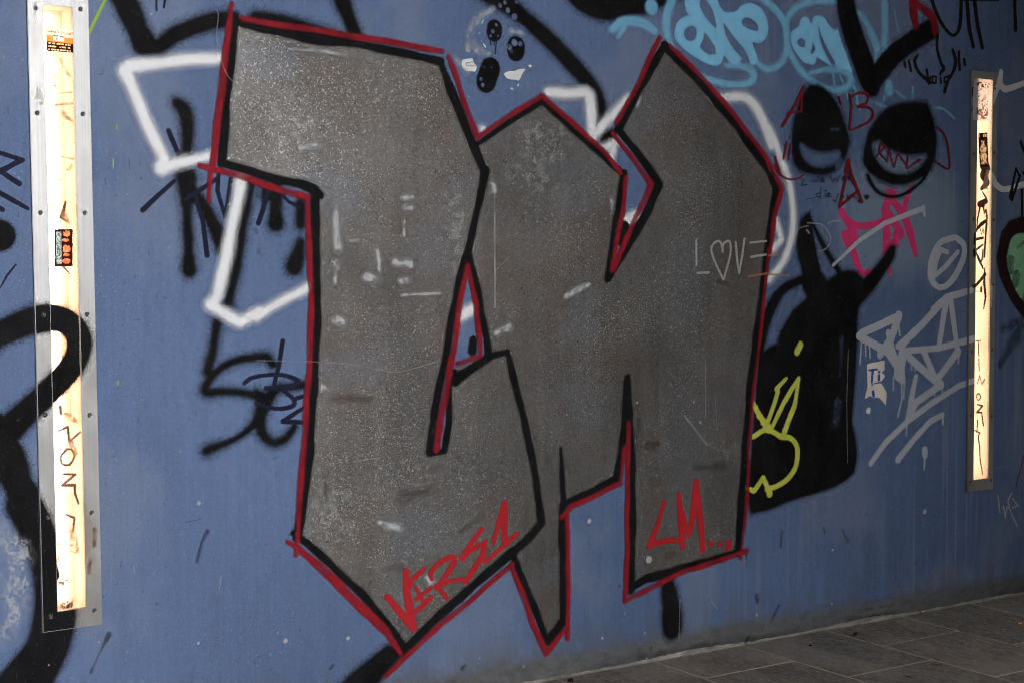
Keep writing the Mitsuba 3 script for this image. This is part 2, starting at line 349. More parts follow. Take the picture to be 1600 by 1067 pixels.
# ---------------------------------------------------------------- paint films
# each film: key, material, edge softness (mm), strength, label, shapes; a shape is s/c (straight or curved stroke: radii in 0.1 mm, points in mm)
# or p/P (polygon, smoothed) and h/H (polygon cut out); all points are x, z on the wall
PAINT = [
['old_black_letters','spray_black',16,1.0,'thick faded black spray arcs and bars half covered by the grey letters',[
 ['s',[438],[-1989,2392,-1957,2326,-1912,2236]],
 ['c',[239,268,305,308,311,302],[-1912,2231,-1871,2226,-1817,2265,-1757,2294,-1692,2319,-1625,2332]],
 ['c',[311,304,269,163],[-1535,2336,-1450,2334,-1345,2318,-1207,2301]],
 ['s',[309],[-1233,2440,-1177,2322,-1159,2269]],
 ['c',[287,513,335,359,367,374,335,282,264],[-765,2524,-644,2506,-507,2432,-423,2378,-337,2317,-257,2251,-183,2187,-149,2132,-149,2078]],
 ['p',[],[-232,2700,-328,2603,-343,2532,-299,2495,-255,2463,-196,2441,-136,2432,-76,2438,-14,2461,63,2472,150,2507,246,2545,303,2648,206,2737,-29,2750]],
 ['p',[],[-1281,117,-1243,148,-1172,189,-1080,239,-1027,216,-1014,185,-1088,126,-1128,86]],
 ['s',[366,472,518],[167,320,188,199,196,113]],
 ['p',[],[-168,2005,-138,2042,-77,2039,-70,2009,-138,1976]]]],
['black_looped_letter','spray_black',14,1.0,'huge black spray painted loop letter running off the left edge beside the left lamp',[
 ['c',[351,377,381,395,421,449,439,417,423,415,414,411,421,467,539],[-2533,1166,-2471,1263,-2418,1317,-2384,1349,-2346,1367,-2278,1392,-2215,1398,-2166,1378,-2139,1335,-2143,1286,-2172,1238,-2220,1189,-2285,1134,-2344,1082,-2383,1046]],
 ['s',[489,505,519,555],[-2392,1052,-2356,991,-2338,922,-2316,861]],
 ['c',[567,561,493,534,656,700,716,776,881],[-2319,843,-2281,759,-2261,681,-2245,603,-2234,525,-2238,464,-2260,396,-2297,340,-2338,286]],
 ['P',[],[-2504,1070,-2447,1113,-2395,1129,-2362,1108,-2326,1023,-2376,925,-2401,889,-2457,913,-2497,983]]]],
['black_edge_blob','spray_black',6,1.0,'small round black spray blob at the left edge of the wall above the loop letter',[
 ['s',[469],[-2423,1651,-2367,1645]]]],
['white_overspray','haze_white',25,0.42,'faint speckled white overspray on the wall left of the left lamp',[
 ['c',[214,262,261,358,393,376,358,234],[-2476,824,-2428,799,-2385,765,-2352,721,-2339,660,-2346,580,-2363,492,-2394,446]]]],
['light_blue_rings','spray_cyan',6,0.74,'light blue spray rings and swooshes around the bubble tags',[
 ['c',[171,192,188,139,128,122,124,130,185,140,110,98],[214,2567,178,2503,166,2434,194,2363,262,2290,353,2254,478,2236,572,2241,615,2269,598,2300,537,2310,470,2308]],
 ['c',[147,168,182,154],[-91,2407,-45,2440,40,2444,110,2418]],
 ['s',[297],[95,2505,95,2505]],
 ['s',[135,54],[-38,2420,-65,2379]],
 ['c',[112,144,164,166,159,136,124,130,112],[641,2590,702,2563,755,2528,789,2479,796,2408,778,2349,730,2314,677,2307,624,2333]],
 ['c',[137,142,127,118],[782,2492,835,2554,926,2590,1074,2609]],
 ['c',[153,153,145,143,131,125,134,166,124,103,77],[791,2499,793,2434,827,2358,900,2291,992,2253,1076,2240,1142,2260,1161,2298,1114,2322,1020,2324,923,2302]],
 ['c',[109,138,166,176,151],[1168,2580,1236,2545,1289,2481,1319,2416,1313,2361]],
 ['s',[168,184,177],[1361,2615,1360,2534,1365,2425]],
 ['s',[227],[1387,2280,1393,2256]]]],
['light_blue_tag_one','spray_cyan',3,1.0,'light blue bubble letters of the left round tag at the top',[
 ['P',[],[271,2559,267,2503,279,2491,230,2464,210,2425,216,2389,271,2349,353,2314,411,2303,444,2316,459,2345,495,2319,533,2315,555,2342,580,2327,615,2317,637,2340,615,2384,606,2409,649,2406,686,2440,689,2491,658,2540,605,2558,554,2548,520,2520,461,2515,431,2541,402,2583]],
 ['H',[],[252,2420,272,2444,305,2448,319,2428,312,2399,287,2388,262,2396]],
 ['h',[],[331,2371,350,2402,358,2432,383,2412,414,2376,417,2347,383,2342,353,2353]],
 ['H',[],[332,2539,353,2560,388,2536,408,2500,420,2447,378,2471,346,2506]],
 ['H',[],[550,2487,576,2504,619,2492,642,2466,629,2451,592,2457,558,2468]],
 ['H',[],[456,2474,509,2424,572,2370,595,2324,556,2338,499,2381,466,2425]]]],
['light_blue_tag_two','spray_cyan',3,1.0,'light blue bubble letters of the right round tag beside the black V stroke',[
 ['P',[],[876,2518,908,2528,931,2502,949,2533,1000,2535,1032,2503,1070,2486,1084,2494,1103,2442,1132,2397,1151,2358,1171,2319,1132,2324,1095,2331,1052,2336,1001,2356,964,2367,946,2339,891,2346,845,2382,820,2423,822,2462,858,2484]],
 ['H',[],[849,2424,874,2444,898,2428,893,2405,869,2405]],
 ['h',[],[927,2385,940,2430,959,2403,937,2378]],
 ['H',[],[971,2503,991,2460,1025,2410,1065,2360,1075,2326,1037,2354,997,2408,976,2455]]]],
['light_blue_drips','marker_cyan',2,0.6,'thin light blue drips and dashes under the right round tag',[
 ['s',[25],[1421,2593,1431,2553,1457,2472]],
 ['s',[57,72],[1315,2199,1366,2186]],
 ['s',[38,46],[1430,2255,1495,2225]],
 ['s',[51],[1537,2277,1536,2225]],
 ['c',[35,45,33],[1664,2194,1732,2192,1807,2153]],
 ['s',[66,46,36],[1057,2306,1067,2260,1096,2208]],
 ['s',[54,46,38],[1095,2308,1133,2243,1143,2210]],
 ['s',[87,56,29],[1152,2291,1190,2246,1210,2166]],
 ['s',[47],[1365,2234,1358,2213]],
 ['s',[26],[1191,2199,1220,2170]]]],
['pink_tag','spray_pink',2.5,1.0,'hot pink spray tag under the right cartoon eye',[
 ['c',[190,173,151,146,142],[1114,1737,1147,1703,1215,1680,1292,1685,1366,1702]],
 ['s',[187],[1147,1700,1181,1659]],
 ['s',[217,266],[1133,1642,1186,1639]],
 ['s',[125,150],[1129,1625,1167,1584]],
 ['c',[201,180,143,124],[1167,1605,1202,1530,1236,1485,1285,1484]],
 ['s',[118],[1385,1828,1435,1822]],
 ['s',[217,233,198,209],[1405,1811,1373,1745,1441,1687,1472,1645]],
 ['s',[178,229,138],[1373,1735,1387,1645,1371,1569]],
 ['s',[142,198,243,128],[1410,1797,1491,1729,1533,1645,1567,1557]],
 ['s',[142,156,151],[1530,1841,1496,1778,1491,1736]],
 ['s',[196,220,84],[1477,1652,1422,1604,1373,1562]],
 ['s',[126,58],[1393,1521,1411,1468]],
 ['s',[181],[1442,1645,1442,1604]]]],
['black_creature','spray_black',13,1.0,'black sprayed creature with one raised arm and pointed ear right of the grey letters',[
 ['p',[],[905,1732,929,1740,941,1706,958,1626,977,1552,998,1491,1035,1457,1082,1482,1130,1496,1197,1495,1246,1461,1294,1494,1358,1549,1397,1593,1427,1605,1444,1590,1438,1548,1393,1493,1305,1401,1220,1338,1211,1276,1214,1203,1206,1084,1194,954,1183,858,1208,773,1216,710,1200,635,1137,599,1070,581,976,566,846,551,702,522,604,515,586,583,646,1170,743,1205,770,1264,833,1335,910,1386,883,1433,882,1500,859,1553,848,1633,876,1705]],
 ['c',[211,230,291,303,307],[887,1460,787,1425,725,1364,672,1267,646,1170]],
 ['c',[85,136,158,165],[933,1706,987,1626,1044,1551,1101,1490]],
 ['s',[132],[653,1263,628,1120,610,990]]]],
['black_eyes','spray_black',17,1.0,'pair of big black cartoon eyes above the black creature',[
 ['P',[],[923,2256,974,2262,1030,2238,1086,2188,1125,2122,1159,2043,1145,1982,1098,1920,1023,1886,939,1887,866,1902,830,1940,820,2019,829,2097,856,2171,887,2224]],
 ['H',[],[875,2014,930,1989,1013,1981,1097,1989,1093,1957,1051,1932,985,1923,921,1936,886,1968]],
 ['p',[],[1465,2210,1546,2219,1633,2218,1676,2144,1698,2060,1688,1976,1658,1918,1581,1878,1500,1853,1409,1851,1330,1870,1266,1903,1230,1950,1241,2018,1269,2087,1327,2151,1386,2191]],
 ['H',[],[1294,2027,1338,2038,1373,2012,1448,1990,1529,1982,1623,1989,1606,1956,1550,1920,1469,1906,1389,1916,1339,1946,1304,1986]],
 ['c',[133,108,86,83,83,92,118],[1266,1891,1301,1844,1355,1814,1440,1806,1520,1830,1602,1877,1642,1927]]]],
['black_brow','spray_black',12,1.0,'black spray V stroke like an eyebrow crossing the right light blue tag',[
 ['c',[522,567,583,604,604,509],[1122,2643,1140,2558,1179,2467,1228,2376,1267,2304,1287,2271]],
 ['c',[455,504,478,464,483],[1287,2278,1345,2342,1433,2416,1543,2478,1644,2530]]]],
['yellow_fruit','spray_yellow',2.5,1.0,'yellow green spray outline of a round fruit with leaves on the black creature',[
 ['s',[104,111,88,118,125],[718,858,785,960,871,1055,844,943,790,839]],
 ['s',[105,115,98],[691,873,731,956,753,1008]],
 ['s',[102,63],[744,1018,800,1059]],
 ['s',[152],[878,1192,859,1164]],
 ['s',[108],[647,915,718,858]],
 ['c',[102,102,100,114,106,124,119,112,101,104],[621,832,674,854,727,844,772,821,827,810,862,767,855,694,809,644,746,619,692,611]],
 ['s',[157],[708,593,708,593]],
 ['s',[109,133],[609,977,690,866]],
 ['s',[86,110,99,137],[581,628,625,610,672,662,709,596]],
 ['s',[42],[638,955,665,881]]]],
['black_spray_tag','spray_black',17,1.0,'soft black spray strokes of two tags beside and below the white outline',[
 ['c',[227,283,263,210],[-1808,2057,-1784,2033,-1776,1977,-1782,1891]],
 ['s',[386,232,218,211],[-1783,1826,-1784,1730,-1779,1638,-1780,1597]],
 ['s',[246,296],[-1780,1577,-1779,1536]],
 ['s',[245,265,269,180],[-1767,1796,-1730,1745,-1683,1653,-1670,1596]],
 ['s',[263,270,308],[-1473,1801,-1475,1717,-1477,1685]],
 ['s',[222],[-1386,1749,-1388,1680]],
 ['s',[209,284,321],[-1389,1621,-1401,1573,-1413,1542]],
 ['s',[292,273,254,239],[-1574,1809,-1592,1705,-1623,1549,-1649,1430]],
 ['s',[186],[-1510,1811,-1514,1763]],
 ['s',[198,209,223],[-1688,1365,-1707,1272,-1724,1211]],
 ['c',[172,165,168,186,196,169,163,176,195,177,124,209],[-1555,1249,-1612,1245,-1674,1223,-1719,1185,-1732,1148,-1670,1145,-1603,1137,-1552,1118,-1547,1075,-1571,1029,-1634,989,-1718,964]],
 ['s',[210],[-1732,958,-1732,958]],
 ['c',[188,200,177],[-1555,1250,-1520,1249,-1495,1224]],
 ['c',[176,168,217,281,263,223,193,192,152],[-1381,1151,-1441,1146,-1487,1141,-1523,1100,-1544,1054,-1536,1000,-1499,968,-1455,978,-1422,1013]],
 ['s',[188],[-1557,1134,-1523,1119]]]],
['navy_marker_tag','marker_navy',1.5,1.0,'dark navy marker tag written over soft black spray left of the grey letters',[
 ['s',[75],[-1839,1970,-1803,1888]],
 ['s',[66],[-1677,1826,-1735,1789,-1784,1760]],
 ['s',[61,71,80],[-1823,1815,-1886,1761,-1928,1723]],
 ['s',[65,71,82],[-1757,1776,-1731,1694,-1718,1581]],
 ['s',[66,72,53,72,72],[-1674,1838,-1679,1787,-1655,1704,-1640,1772,-1632,1824]],
 ['s',[79],[-1505,1790,-1522,1727,-1539,1684]],
 ['s',[50],[-1459,1783,-1430,1754,-1387,1736]],
 ['s',[63],[-1538,1836,-1530,1805]]]],
['navy_marker_name','marker_navy',1.5,1.0,'navy marker letters written across the soft black spray letters at lower left',[
 ['s',[76,76,64],[-1459,1299,-1474,1220,-1492,1160]],
 ['s',[65],[-1597,1169,-1576,1183,-1545,1189]],
 ['c',[58,64,70,82,70,74],[-1547,1189,-1481,1191,-1428,1178,-1404,1160,-1446,1146,-1522,1147]],
 ['c',[59,67,74,64,58,68],[-1464,1139,-1427,1110,-1423,1086,-1471,1077,-1523,1087,-1555,1099]],
 ['s',[71,55],[-1412,1108,-1367,1118]],
 ['s',[57,76,65],[-1369,1085,-1463,1035,-1376,1025]]]],
['navy_marker_zigzag','marker_navy',1.5,1.0,'navy marker zigzags at the left edge of the wall',[
 ['s',[58,67,65],[-2370,1890,-2300,1869,-2362,1831]],
 ['s',[65],[-2295,1868,-2367,1832]],
 ['s',[63,68,73],[-2362,1834,-2334,1815,-2307,1798]],
 ['s',[67,68,49],[-2369,1772,-2327,1749,-2284,1725]],
 ['s',[67],[-2370,1727,-2358,1721]],
 ['s',[19,28,14],[-2323,1559,-2349,1528,-2371,1491]]]],
['green_line','marker_lime',2,1.0,'thin lime green wavy line beside the left lamp',[
 ['s',[34,36,36,30,18],[-2027,2370,-2049,2329,-2074,2279,-2088,2249,-2087,2200]],
 ['s',[15],[-2005,1981,-2006,1971]],
 ['s',[13],[-2019,1877,-2019,1850]],
 ['s',[18],[-2020,1197,-2020,1187]]]],
['black_top_drips','marker_navy',1.5,1.0,'two short black drips at the top of the wall',[
 ['s',[26],[-1870,2383,-1870,2340]],
 ['s',[31],[-1840,2385,-1846,2351]]]],
['peeled_face','spray_black',4,1.0,'three black spray dots forming a face beside torn stickers',[
 ['s',[321],[-617,2374,-619,2359]],
 ['s',[385],[-526,2316,-527,2302]],
 ['s',[411],[-636,2231,-655,2186]],
 ['s',[20],[-635,2339,-635,2317]],
 ['s',[20],[-619,2337,-619,2315]],
 ['s',[24],[-609,2334,-616,2286]],
 ['s',[16],[-627,2339,-627,2329]]]],
['ghost_ring','haze_white',8,0.5,'pale glue residue ring round the face of three black dots',[
 ['c',[101,120,147,97,119],[-622,2441,-675,2413,-711,2374,-726,2333,-728,2293]],
 ['c',[118,152,104,50],[-712,2324,-692,2295,-660,2280,-640,2285]],
 ['s',[102],[-545,2369,-504,2368]],
 ['s',[56,94,77],[-788,2262,-749,2231,-733,2212]]]],
['peeled_flakes','haze_flake',2,0.9,'flaked spots in the black spray dots and in the black arc beside them',[
 ['s',[63],[-611,2387,-611,2387]],
 ['s',[74],[-625,2363,-625,2363]],
 ['s',[52],[-635,2346,-635,2346]],
 ['s',[37],[-603,2348,-603,2348]],
 ['s',[113],[-554,2311,-554,2311]],
 ['s',[132],[-533,2329,-533,2329]],
 ['s',[75],[-546,2297,-546,2297]],
 ['s',[95],[-508,2327,-508,2327]],
 ['s',[41],[-663,2235,-663,2235]],
 ['s',[74],[-675,2192,-675,2192]],
 ['s',[74],[-669,2172,-669,2172]],
 ['s',[30],[-632,2236,-632,2236]],
 ['s',[93],[-594,2456,-594,2456]],
 ['s',[94],[-561,2442,-561,2442]],
 ['s',[113],[-532,2421,-532,2421]],
 ['s',[75],[-573,2468,-573,2468]],
 ['s',[75],[-524,2475,-524,2475]]]],
['white_outline','spray_white',12,1.0,'soft white spray outline of an older letter behind the grey letters',[
 ['s',[158,169,172,195],[-1639,2207,-1802,2190,-1908,2172,-1960,2163]],
 ['s',[194,214,174,170,177],[-1960,2163,-1975,2148,-1937,2051,-1887,1948,-1852,1874]],
 ['s',[225,180,151,142],[-1863,1856,-1841,1862,-1782,1876,-1700,1897]],
 ['s',[172,178,182,218],[-1596,1830,-1632,1669,-1684,1457,-1705,1424]],
 ['s',[184,174,162,145],[-1712,1426,-1665,1397,-1610,1366,-1541,1398]],
 ['s',[141],[-1552,1381,-1465,1428,-1358,1474]],
 ['s',[125],[-674,2017,-674,2017]],
 ['s',[161,176,185,239,210,187],[-388,2161,-308,2160,-216,2171,-199,2153,-194,2082,-191,2005]],
 ['s',[190,184,152],[-191,2005,-115,2073,-19,2156]],
 ['s',[154],[-146,1961,-77,1990]],
 ['s',[142],[-83,1990,-102,1926]],
 ['s',[190,223],[-55,1686,15,1715]],
 ['s',[164,192],[-778,1357,-714,1387]],
 ['c',[151,164,179,211,226,230],[419,2171,487,2185,564,2188,624,2154,677,2079,712,2009]],
 ['s',[192,178,164],[695,2067,749,1984,794,1894]],
 ['c',[149,152,163,169,157,140],[785,1921,817,1830,833,1725,822,1626,778,1534,698,1463]],
 ['s',[112,151,153],[737,1705,768,1626,715,1581]]]],
['black_drop','spray_black',4,1.0,'small black spray drop inside the triangle of the grey letters',[
 ['s',[164,188],[-718,1273,-722,1236]],
 ['s',[265,151],[-40,1671,-59,1616]]]],
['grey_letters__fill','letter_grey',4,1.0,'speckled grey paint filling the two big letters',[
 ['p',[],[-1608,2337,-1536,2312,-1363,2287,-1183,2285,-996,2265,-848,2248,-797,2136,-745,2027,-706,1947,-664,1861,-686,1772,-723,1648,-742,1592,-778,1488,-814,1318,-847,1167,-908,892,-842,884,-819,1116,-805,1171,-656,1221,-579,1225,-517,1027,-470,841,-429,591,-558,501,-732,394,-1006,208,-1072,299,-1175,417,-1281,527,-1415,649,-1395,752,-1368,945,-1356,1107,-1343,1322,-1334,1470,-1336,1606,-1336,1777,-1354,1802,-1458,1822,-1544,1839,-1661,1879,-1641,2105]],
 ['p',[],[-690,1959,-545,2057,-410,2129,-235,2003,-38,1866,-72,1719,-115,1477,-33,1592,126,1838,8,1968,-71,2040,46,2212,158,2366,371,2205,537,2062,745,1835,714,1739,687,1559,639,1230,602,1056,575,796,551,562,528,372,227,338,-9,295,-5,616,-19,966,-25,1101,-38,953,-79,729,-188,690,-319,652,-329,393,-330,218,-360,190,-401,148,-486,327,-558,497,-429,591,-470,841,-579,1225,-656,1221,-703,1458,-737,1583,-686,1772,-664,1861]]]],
['grey_letters__white_patches','haze_white',13,0.74,'faded white patches showing through the grey paint',[
 ['s',[61,136,146],[-1257,1740,-1259,1691,-1254,1605]],
 ['s',[121,109],[-1260,1551,-1265,1491]],
 ['s',[196],[-1261,1358,-1246,1355]],
 ['s',[139,156],[-1145,1505,-1111,1494]],
 ['s',[139,123],[-1031,1554,-973,1547]],
 ['s',[129],[-1006,1487,-990,1489]],
 ['s',[100],[-993,1775,-964,1775]],
 ['s',[94],[-990,1739,-968,1738]],
 ['s',[103],[-1325,1142,-1307,1136]],
 ['s',[128,177],[-1074,650,-1035,637]],
 ['s',[86],[-1107,665,-1091,663]],
 ['s',[153],[-917,448,-904,429]],
 ['s',[93,100,69],[-316,1421,-261,1440,-208,1460]],
 ['s',[102,121],[-622,1297,-566,1316]],
 ['s',[69],[-100,1777,-100,1741]],
 ['s',[21,53,43],[-1422,2250,-1281,2250,-1208,2242]],
 ['s',[58,79],[-1386,1931,-1327,1942]],
 ['s',[38],[373,2180,407,2149]],
 ['s',[72],[39,2159,23,2133]],
 ['s',[2],[-2361,1867,-2361,1867]],
 ['s',[172],[-631,1825,-628,1802]],
 ['s',[21],[-624,1785,-626,1387]],
 ['s',[33],[-1205,1626,-1174,1629]],
 ['s',[50,62],[-1007,1439,-857,1442]],
 ['s',[45],[-997,1697,-998,1642]],
 ['s',[82],[-1100,1593,-1098,1527]]]],
['grey_letters__dark_smears','haze_black',30,0.24,'dark smears in the grey paint',[
 ['s',[110,104,83],[-1283,1094,-1225,1097,-1138,1089]],
 ['s',[82],[-1227,961,-1202,957]],
 ['s',[175,118],[-1016,737,-898,760]],
 ['s',[128,143],[312,733,472,722]],
 ['s',[187],[68,835,100,832]],
 ['s',[95],[83,702,123,701]],
 ['s',[46,98],[-778,598,-679,647]],
 ['s',[87],[-1083,498,-1017,495]],
 ['s',[65],[429,1461,480,1447]],
 ['s',[81],[167,399,200,401]],
 ['s',[78],[-1315,831,-1310,754]],
 ['s',[90],[-891,822,-864,832]],
 ['s',[75],[28,937,44,899]]]],
['grey_letters__black_outline','spray_black',5,1.0,'black outline round the grey letters',[
 ['s',[130,163,163,163,164],[-1606,2342,-1624,2231,-1641,2105,-1655,1966,-1663,1873]],
 ['s',[124,135,147,150,154,157],[-1611,2325,-1536,2312,-1363,2287,-1183,2283,-996,2265,-843,2243]],
 ['s',[130,183,197,185,159],[-845,2243,-797,2136,-745,2027,-706,1947,-664,1861]],
 ['s',[187,146,159,158,145,158,158,157,170],[-664,1870,-686,1772,-723,1648,-739,1583,-778,1488,-814,1318,-847,1167,-882,1034,-905,889]],
 ['s',[125,130,133,119,132],[-905,885,-842,889,-825,989,-819,1116,-800,1162]],
 ['p',[],[-815,1158,-757,1176,-648,1232,-640,1200,-730,1152,-792,1112,-813,1118]],
 ['s',[139,120,149,150,153,154,174,176,185,182,181,192],[-662,1212,-574,1225,-552,1140,-517,1027,-470,841,-437,658,-429,591,-484,543,-558,497,-732,392,-870,307,-1012,206]],
 ['s',[132,147,148,162],[-737,1589,-703,1458,-664,1279,-654,1214]],
 ['s',[127,136,143,141,128,127],[-1006,201,-1072,299,-1175,417,-1281,527,-1385,624,-1422,652]],
 ['s',[167,178,178,178,178,165,165,188],[-1418,643,-1397,748,-1368,945,-1356,1107,-1338,1321,-1334,1470,-1336,1606,-1336,1788]],
 ['s',[135,175,160,147,136,145],[-1315,1776,-1338,1794,-1384,1812,-1458,1826,-1544,1843,-1663,1875]],
 ['s',[112],[-1432,661,-1432,661]],
 ['s',[93,105,118,129,147,155,144,146,160],[-698,1963,-628,2004,-545,2057,-438,2116,-410,2127,-345,2079,-235,2006,-108,1915,-47,1873]],
 ['s',[164,166,166,165,150],[-41,1873,-53,1830,-72,1719,-109,1537,-121,1480]],
 ['s',[141,186,204,208],[-115,1484,-33,1592,70,1732,126,1833]],
 ['s',[204,172,154,152],[126,1838,76,1900,8,1968,-68,2038]],
 ['s',[168,183,182,182,153],[-68,2038,-16,2118,46,2212,111,2303,158,2364]],
 ['s',[183,172,175,196,204,230],[158,2364,286,2269,371,2205,537,2062,696,1904,742,1835]],
 ['s',[207,174,174,191,191,191,191,191,191],[742,1835,714,1727,687,1559,663,1399,632,1240,602,1056,575,796,551,562,535,371]],
 ['s',[163,160,170,184,164],[535,371,426,358,227,338,67,323,-12,295]],
 ['s',[156,187,187,170,185,138],[-12,285,-8,439,-5,616,-7,779,-19,966,-28,1104]],
 ['s',[170],[-31,1084,-38,953,-57,820,-82,727]],
 ['s',[156,154,140],[-82,722,-188,690,-325,650]],
 ['s',[145,116,72],[-327,648,-333,739,-341,859]],
 ['s',[190],[-330,648,-334,519,-329,393,-330,215]],
 ['s',[187],[-330,215,-403,149]],
 ['s',[133,158,144],[-406,147,-486,327,-558,487]]]],
['grey_letters__red_outline','spray_red',4.2,1.0,'dark red second outline outside the black one',[
 ['s',[53,97,115,115,89],[-1619,2381,-1633,2301,-1656,2136,-1681,1965,-1696,1860]],
 ['s',[71,53],[-1701,1848,-1711,1752]],
 ['s',[67,84,94,103,104,105],[-1739,1865,-1701,1856,-1618,1837,-1544,1818,-1459,1792,-1362,1769]],
 ['s',[86,87,96,97,97,97,97],[-1364,1771,-1360,1606,-1355,1471,-1358,1305,-1375,1110,-1386,983,-1411,749]],
 ['s',[97,58],[-1409,760,-1423,587]],
 ['s',[60,78],[-1453,634,-1414,608]],
 ['s',[87,141,152,138,66],[-1414,608,-1313,516,-1200,396,-1087,285,-1030,196]],
 ['s',[76,96,95,94,73],[-558,454,-733,348,-870,270,-1007,183,-1089,126]],
 ['s',[85,85,95,97,99,82],[-1584,2337,-1535,2331,-1362,2319,-1182,2308,-995,2293,-837,2279]],
 ['s',[86,97,98,87],[-811,2263,-770,2170,-737,2083,-695,1986]],
 ['s',[67,77,77],[-690,1991,-545,2077,-419,2145]],
 ['s',[95,96,88,91],[-416,2147,-258,2038,-137,1957,-59,1878]],
 ['s',[93,93,92,79],[133,2391,77,2301,9,2182,-77,2063]],
 ['s',[68,91,93,117],[-98,2025,-32,1962,45,1885,89,1837]],
 ['s',[109,108,108,84],[89,1837,45,1756,-33,1628,-94,1508]],
 ['s',[87,99,99,74],[-32,1859,-48,1732,-78,1611,-103,1513]],
 ['s',[92,94,98,100,103],[184,2365,354,2248,453,2166,626,2009,717,1914]],
 ['s',[93,116,114,86],[724,1894,770,1833,732,1724,701,1559]],
 ['s',[72,72,71,57,71,71,71,57,57],[697,1585,674,1399,653,1229,626,1088,609,957,592,795,583,559,572,487,549,344]],
 ['s',[90,99,99,100,78],[580,371,426,348,269,331,60,278,-37,249]],
 ['s',[102,102,89,102,76],[-40,249,-30,441,-30,619,-26,786,-22,932]],
 ['s',[76,89],[-44,836,-60,715]],
 ['s',[97,95,97,68],[-60,708,-188,666,-289,642,-339,601]],
 ['s',[84,97,85],[-313,603,-308,391,-313,145]],
 ['s',[106],[-330,174,-410,102]],
 ['s',[98,108,97,75],[-412,102,-464,212,-514,331,-566,455]],
 ['s',[76,109,109,109],[-740,1537,-770,1432,-793,1284,-813,1179]],
 ['s',[76,99,88,100],[-737,1526,-709,1401,-691,1275,-689,1223]],
 ['s',[86,76],[-689,1218,-786,1193]],
 ['s',[130,130,130,119],[-810,1212,-840,1078,-862,978,-876,896]]]],
['red_signature','spray_brightred',2.2,1.0,'bright red signature VERS1 on the first grey letter',[
 ['s',[111,124,119],[-1081,402,-1026,339,-976,276]],
 ['s',[124,136,144,126],[-976,276,-992,358,-1003,418,-1005,482]],
 ['s',[96],[-934,480,-978,447,-1002,409]],
 ['s',[75],[-904,411,-965,378]],
 ['s',[89],[-906,376,-971,332]],
 ['s',[68],[-966,419,-938,368]],
 ['c',[66,97,98,96,113,111,102],[-900,440,-905,464,-869,495,-821,510,-807,494,-842,445,-880,408]],
 ['s',[82],[-873,407,-839,364]],
 ['s',[92,73,78],[-883,414,-821,424,-762,423]],
 ['s',[91,112,126],[-690,595,-730,554,-772,502]],
 ['s',[94,98,105,115,112],[-772,502,-730,530,-677,545,-691,492,-759,417]],
 ['s',[67,89,103],[-677,476,-623,507,-543,561]],
 ['s',[80,109,124],[-641,544,-619,611,-593,675]],
 ['s',[125],[-593,678,-590,608,-594,548]]]],
['red_initials','spray_brightred',2.2,1.0,'bright red initials LM with three dots on the second grey letter',[
 ['s',[92,125,132],[152,612,119,528,78,449]],
 ['s',[106],[78,448,142,459,238,457]],
 ['s',[125,150,134],[226,631,238,522,244,428]],
 ['s',[120,112,138,147],[241,568,275,472,297,542,314,674]],
 ['s',[152,144,136],[314,674,338,498,349,403]],
 ['s',[123],[388,423,388,423]],
 ['s',[109],[436,414,436,414]],
 ['s',[150],[482,413,482,399]]]],
['chalk_love','chalk_white',1.2,0.75,'thin chalk word LOVE with a heart for the O at the right edge of the grey letters',[
 ['s',[37],[313,1621,314,1526]],
 ['s',[35],[320,1495,380,1496]],
 ['c',[39,40,42,37,33,41,40,38,38,42,42,41],[454,1467,412,1532,391,1583,402,1609,433,1619,447,1595,450,1576,454,1608,486,1617,490,1569,467,1499,454,1467]],
 ['s',[47,47,40,47,47],[518,1614,527,1537,537,1492,552,1556,565,1627]],
 ['s',[36],[595,1612,683,1618]],
 ['s',[39],[600,1555,683,1564]]]],
['orange_chalk_lines','chalk_orange',1.2,0.7,'short orange chalk lines beside the chalk heart',[
 ['s',[39],[587,1478,688,1488]],
 ['s',[39],[697,1561,761,1559]],
 ['s',[36],[698,1484,810,1478]]]],
['thin_scratches','chalk_white',0.8,0.28,'thin pale scratches across the grey letters and the wall',[
 ['c',[13],[-1675,2358,-1667,2338,-1674,2262,-1645,2161,-1596,2118,-1540,2095]],
 ['c',[8,11,16,14,9],[-1555,1240,-1332,1225,-1186,1206,-1036,1177,-880,1203]],
 ['s',[14],[-1204,882,-1103,886]],
 ['s',[12],[695,2131,659,2168]],
 ['s',[17],[362,1133,362,928]],
 ['s',[13],[412,1002,421,872]],
 ['s',[36],[254,941,370,818]],
 ['s',[19],[1152,1163,1144,945,1151,683]],
 ['s',[15],[2095,579,2219,583]],
 ['s',[13],[-620,1520,-564,1566]],
 ['s',[19],[-1984,617,-1983,596]],
 ['s',[23],[-1693,550,-1700,507]],
 ['s',[36],[389,193,424,158]],
 ['s',[17],[230,220,225,62]],
 ['s',[27],[-1306,1556,-1306,1551]],
 ['s',[4],[1121,409,1161,347]]]],
['white_chips','chalk_white',1,0.8,'small white chips in the wall paint and one painted glint',[
 ['s',[140],[76,395,76,395]],  # bright glint on the grey letter, painted as a white dot
 ['s',[50],[-151,121,-151,121]],
 ['s',[33],[55,110,55,110]],
 ['s',[33],[-43,201,-43,201]],
 ['s',[56],[638,101,638,101]],
 ['s',[31],[-513,69,-513,69]],
 ['s',[76],[-1467,304,-1467,304]],
 ['s',[61],[-1234,279,-1234,279]],
 ['s',[23],[-1494,336,-1494,336]],
 ['s',[24],[-2100,393,-2100,393]],
 ['s',[23],[-2256,346,-2256,346]],
 ['s',[44],[-1774,342,-1774,342]],
 ['s',[59],[-1763,793,-1763,793]],
 ['s',[31],[-1889,2327,-1889,2327]],
 ['s',[92],[-211,575,-211,575]],
 ['s',[51],[1068,319,1068,319]],
 ['s',[38],[1064,90,1064,90]],
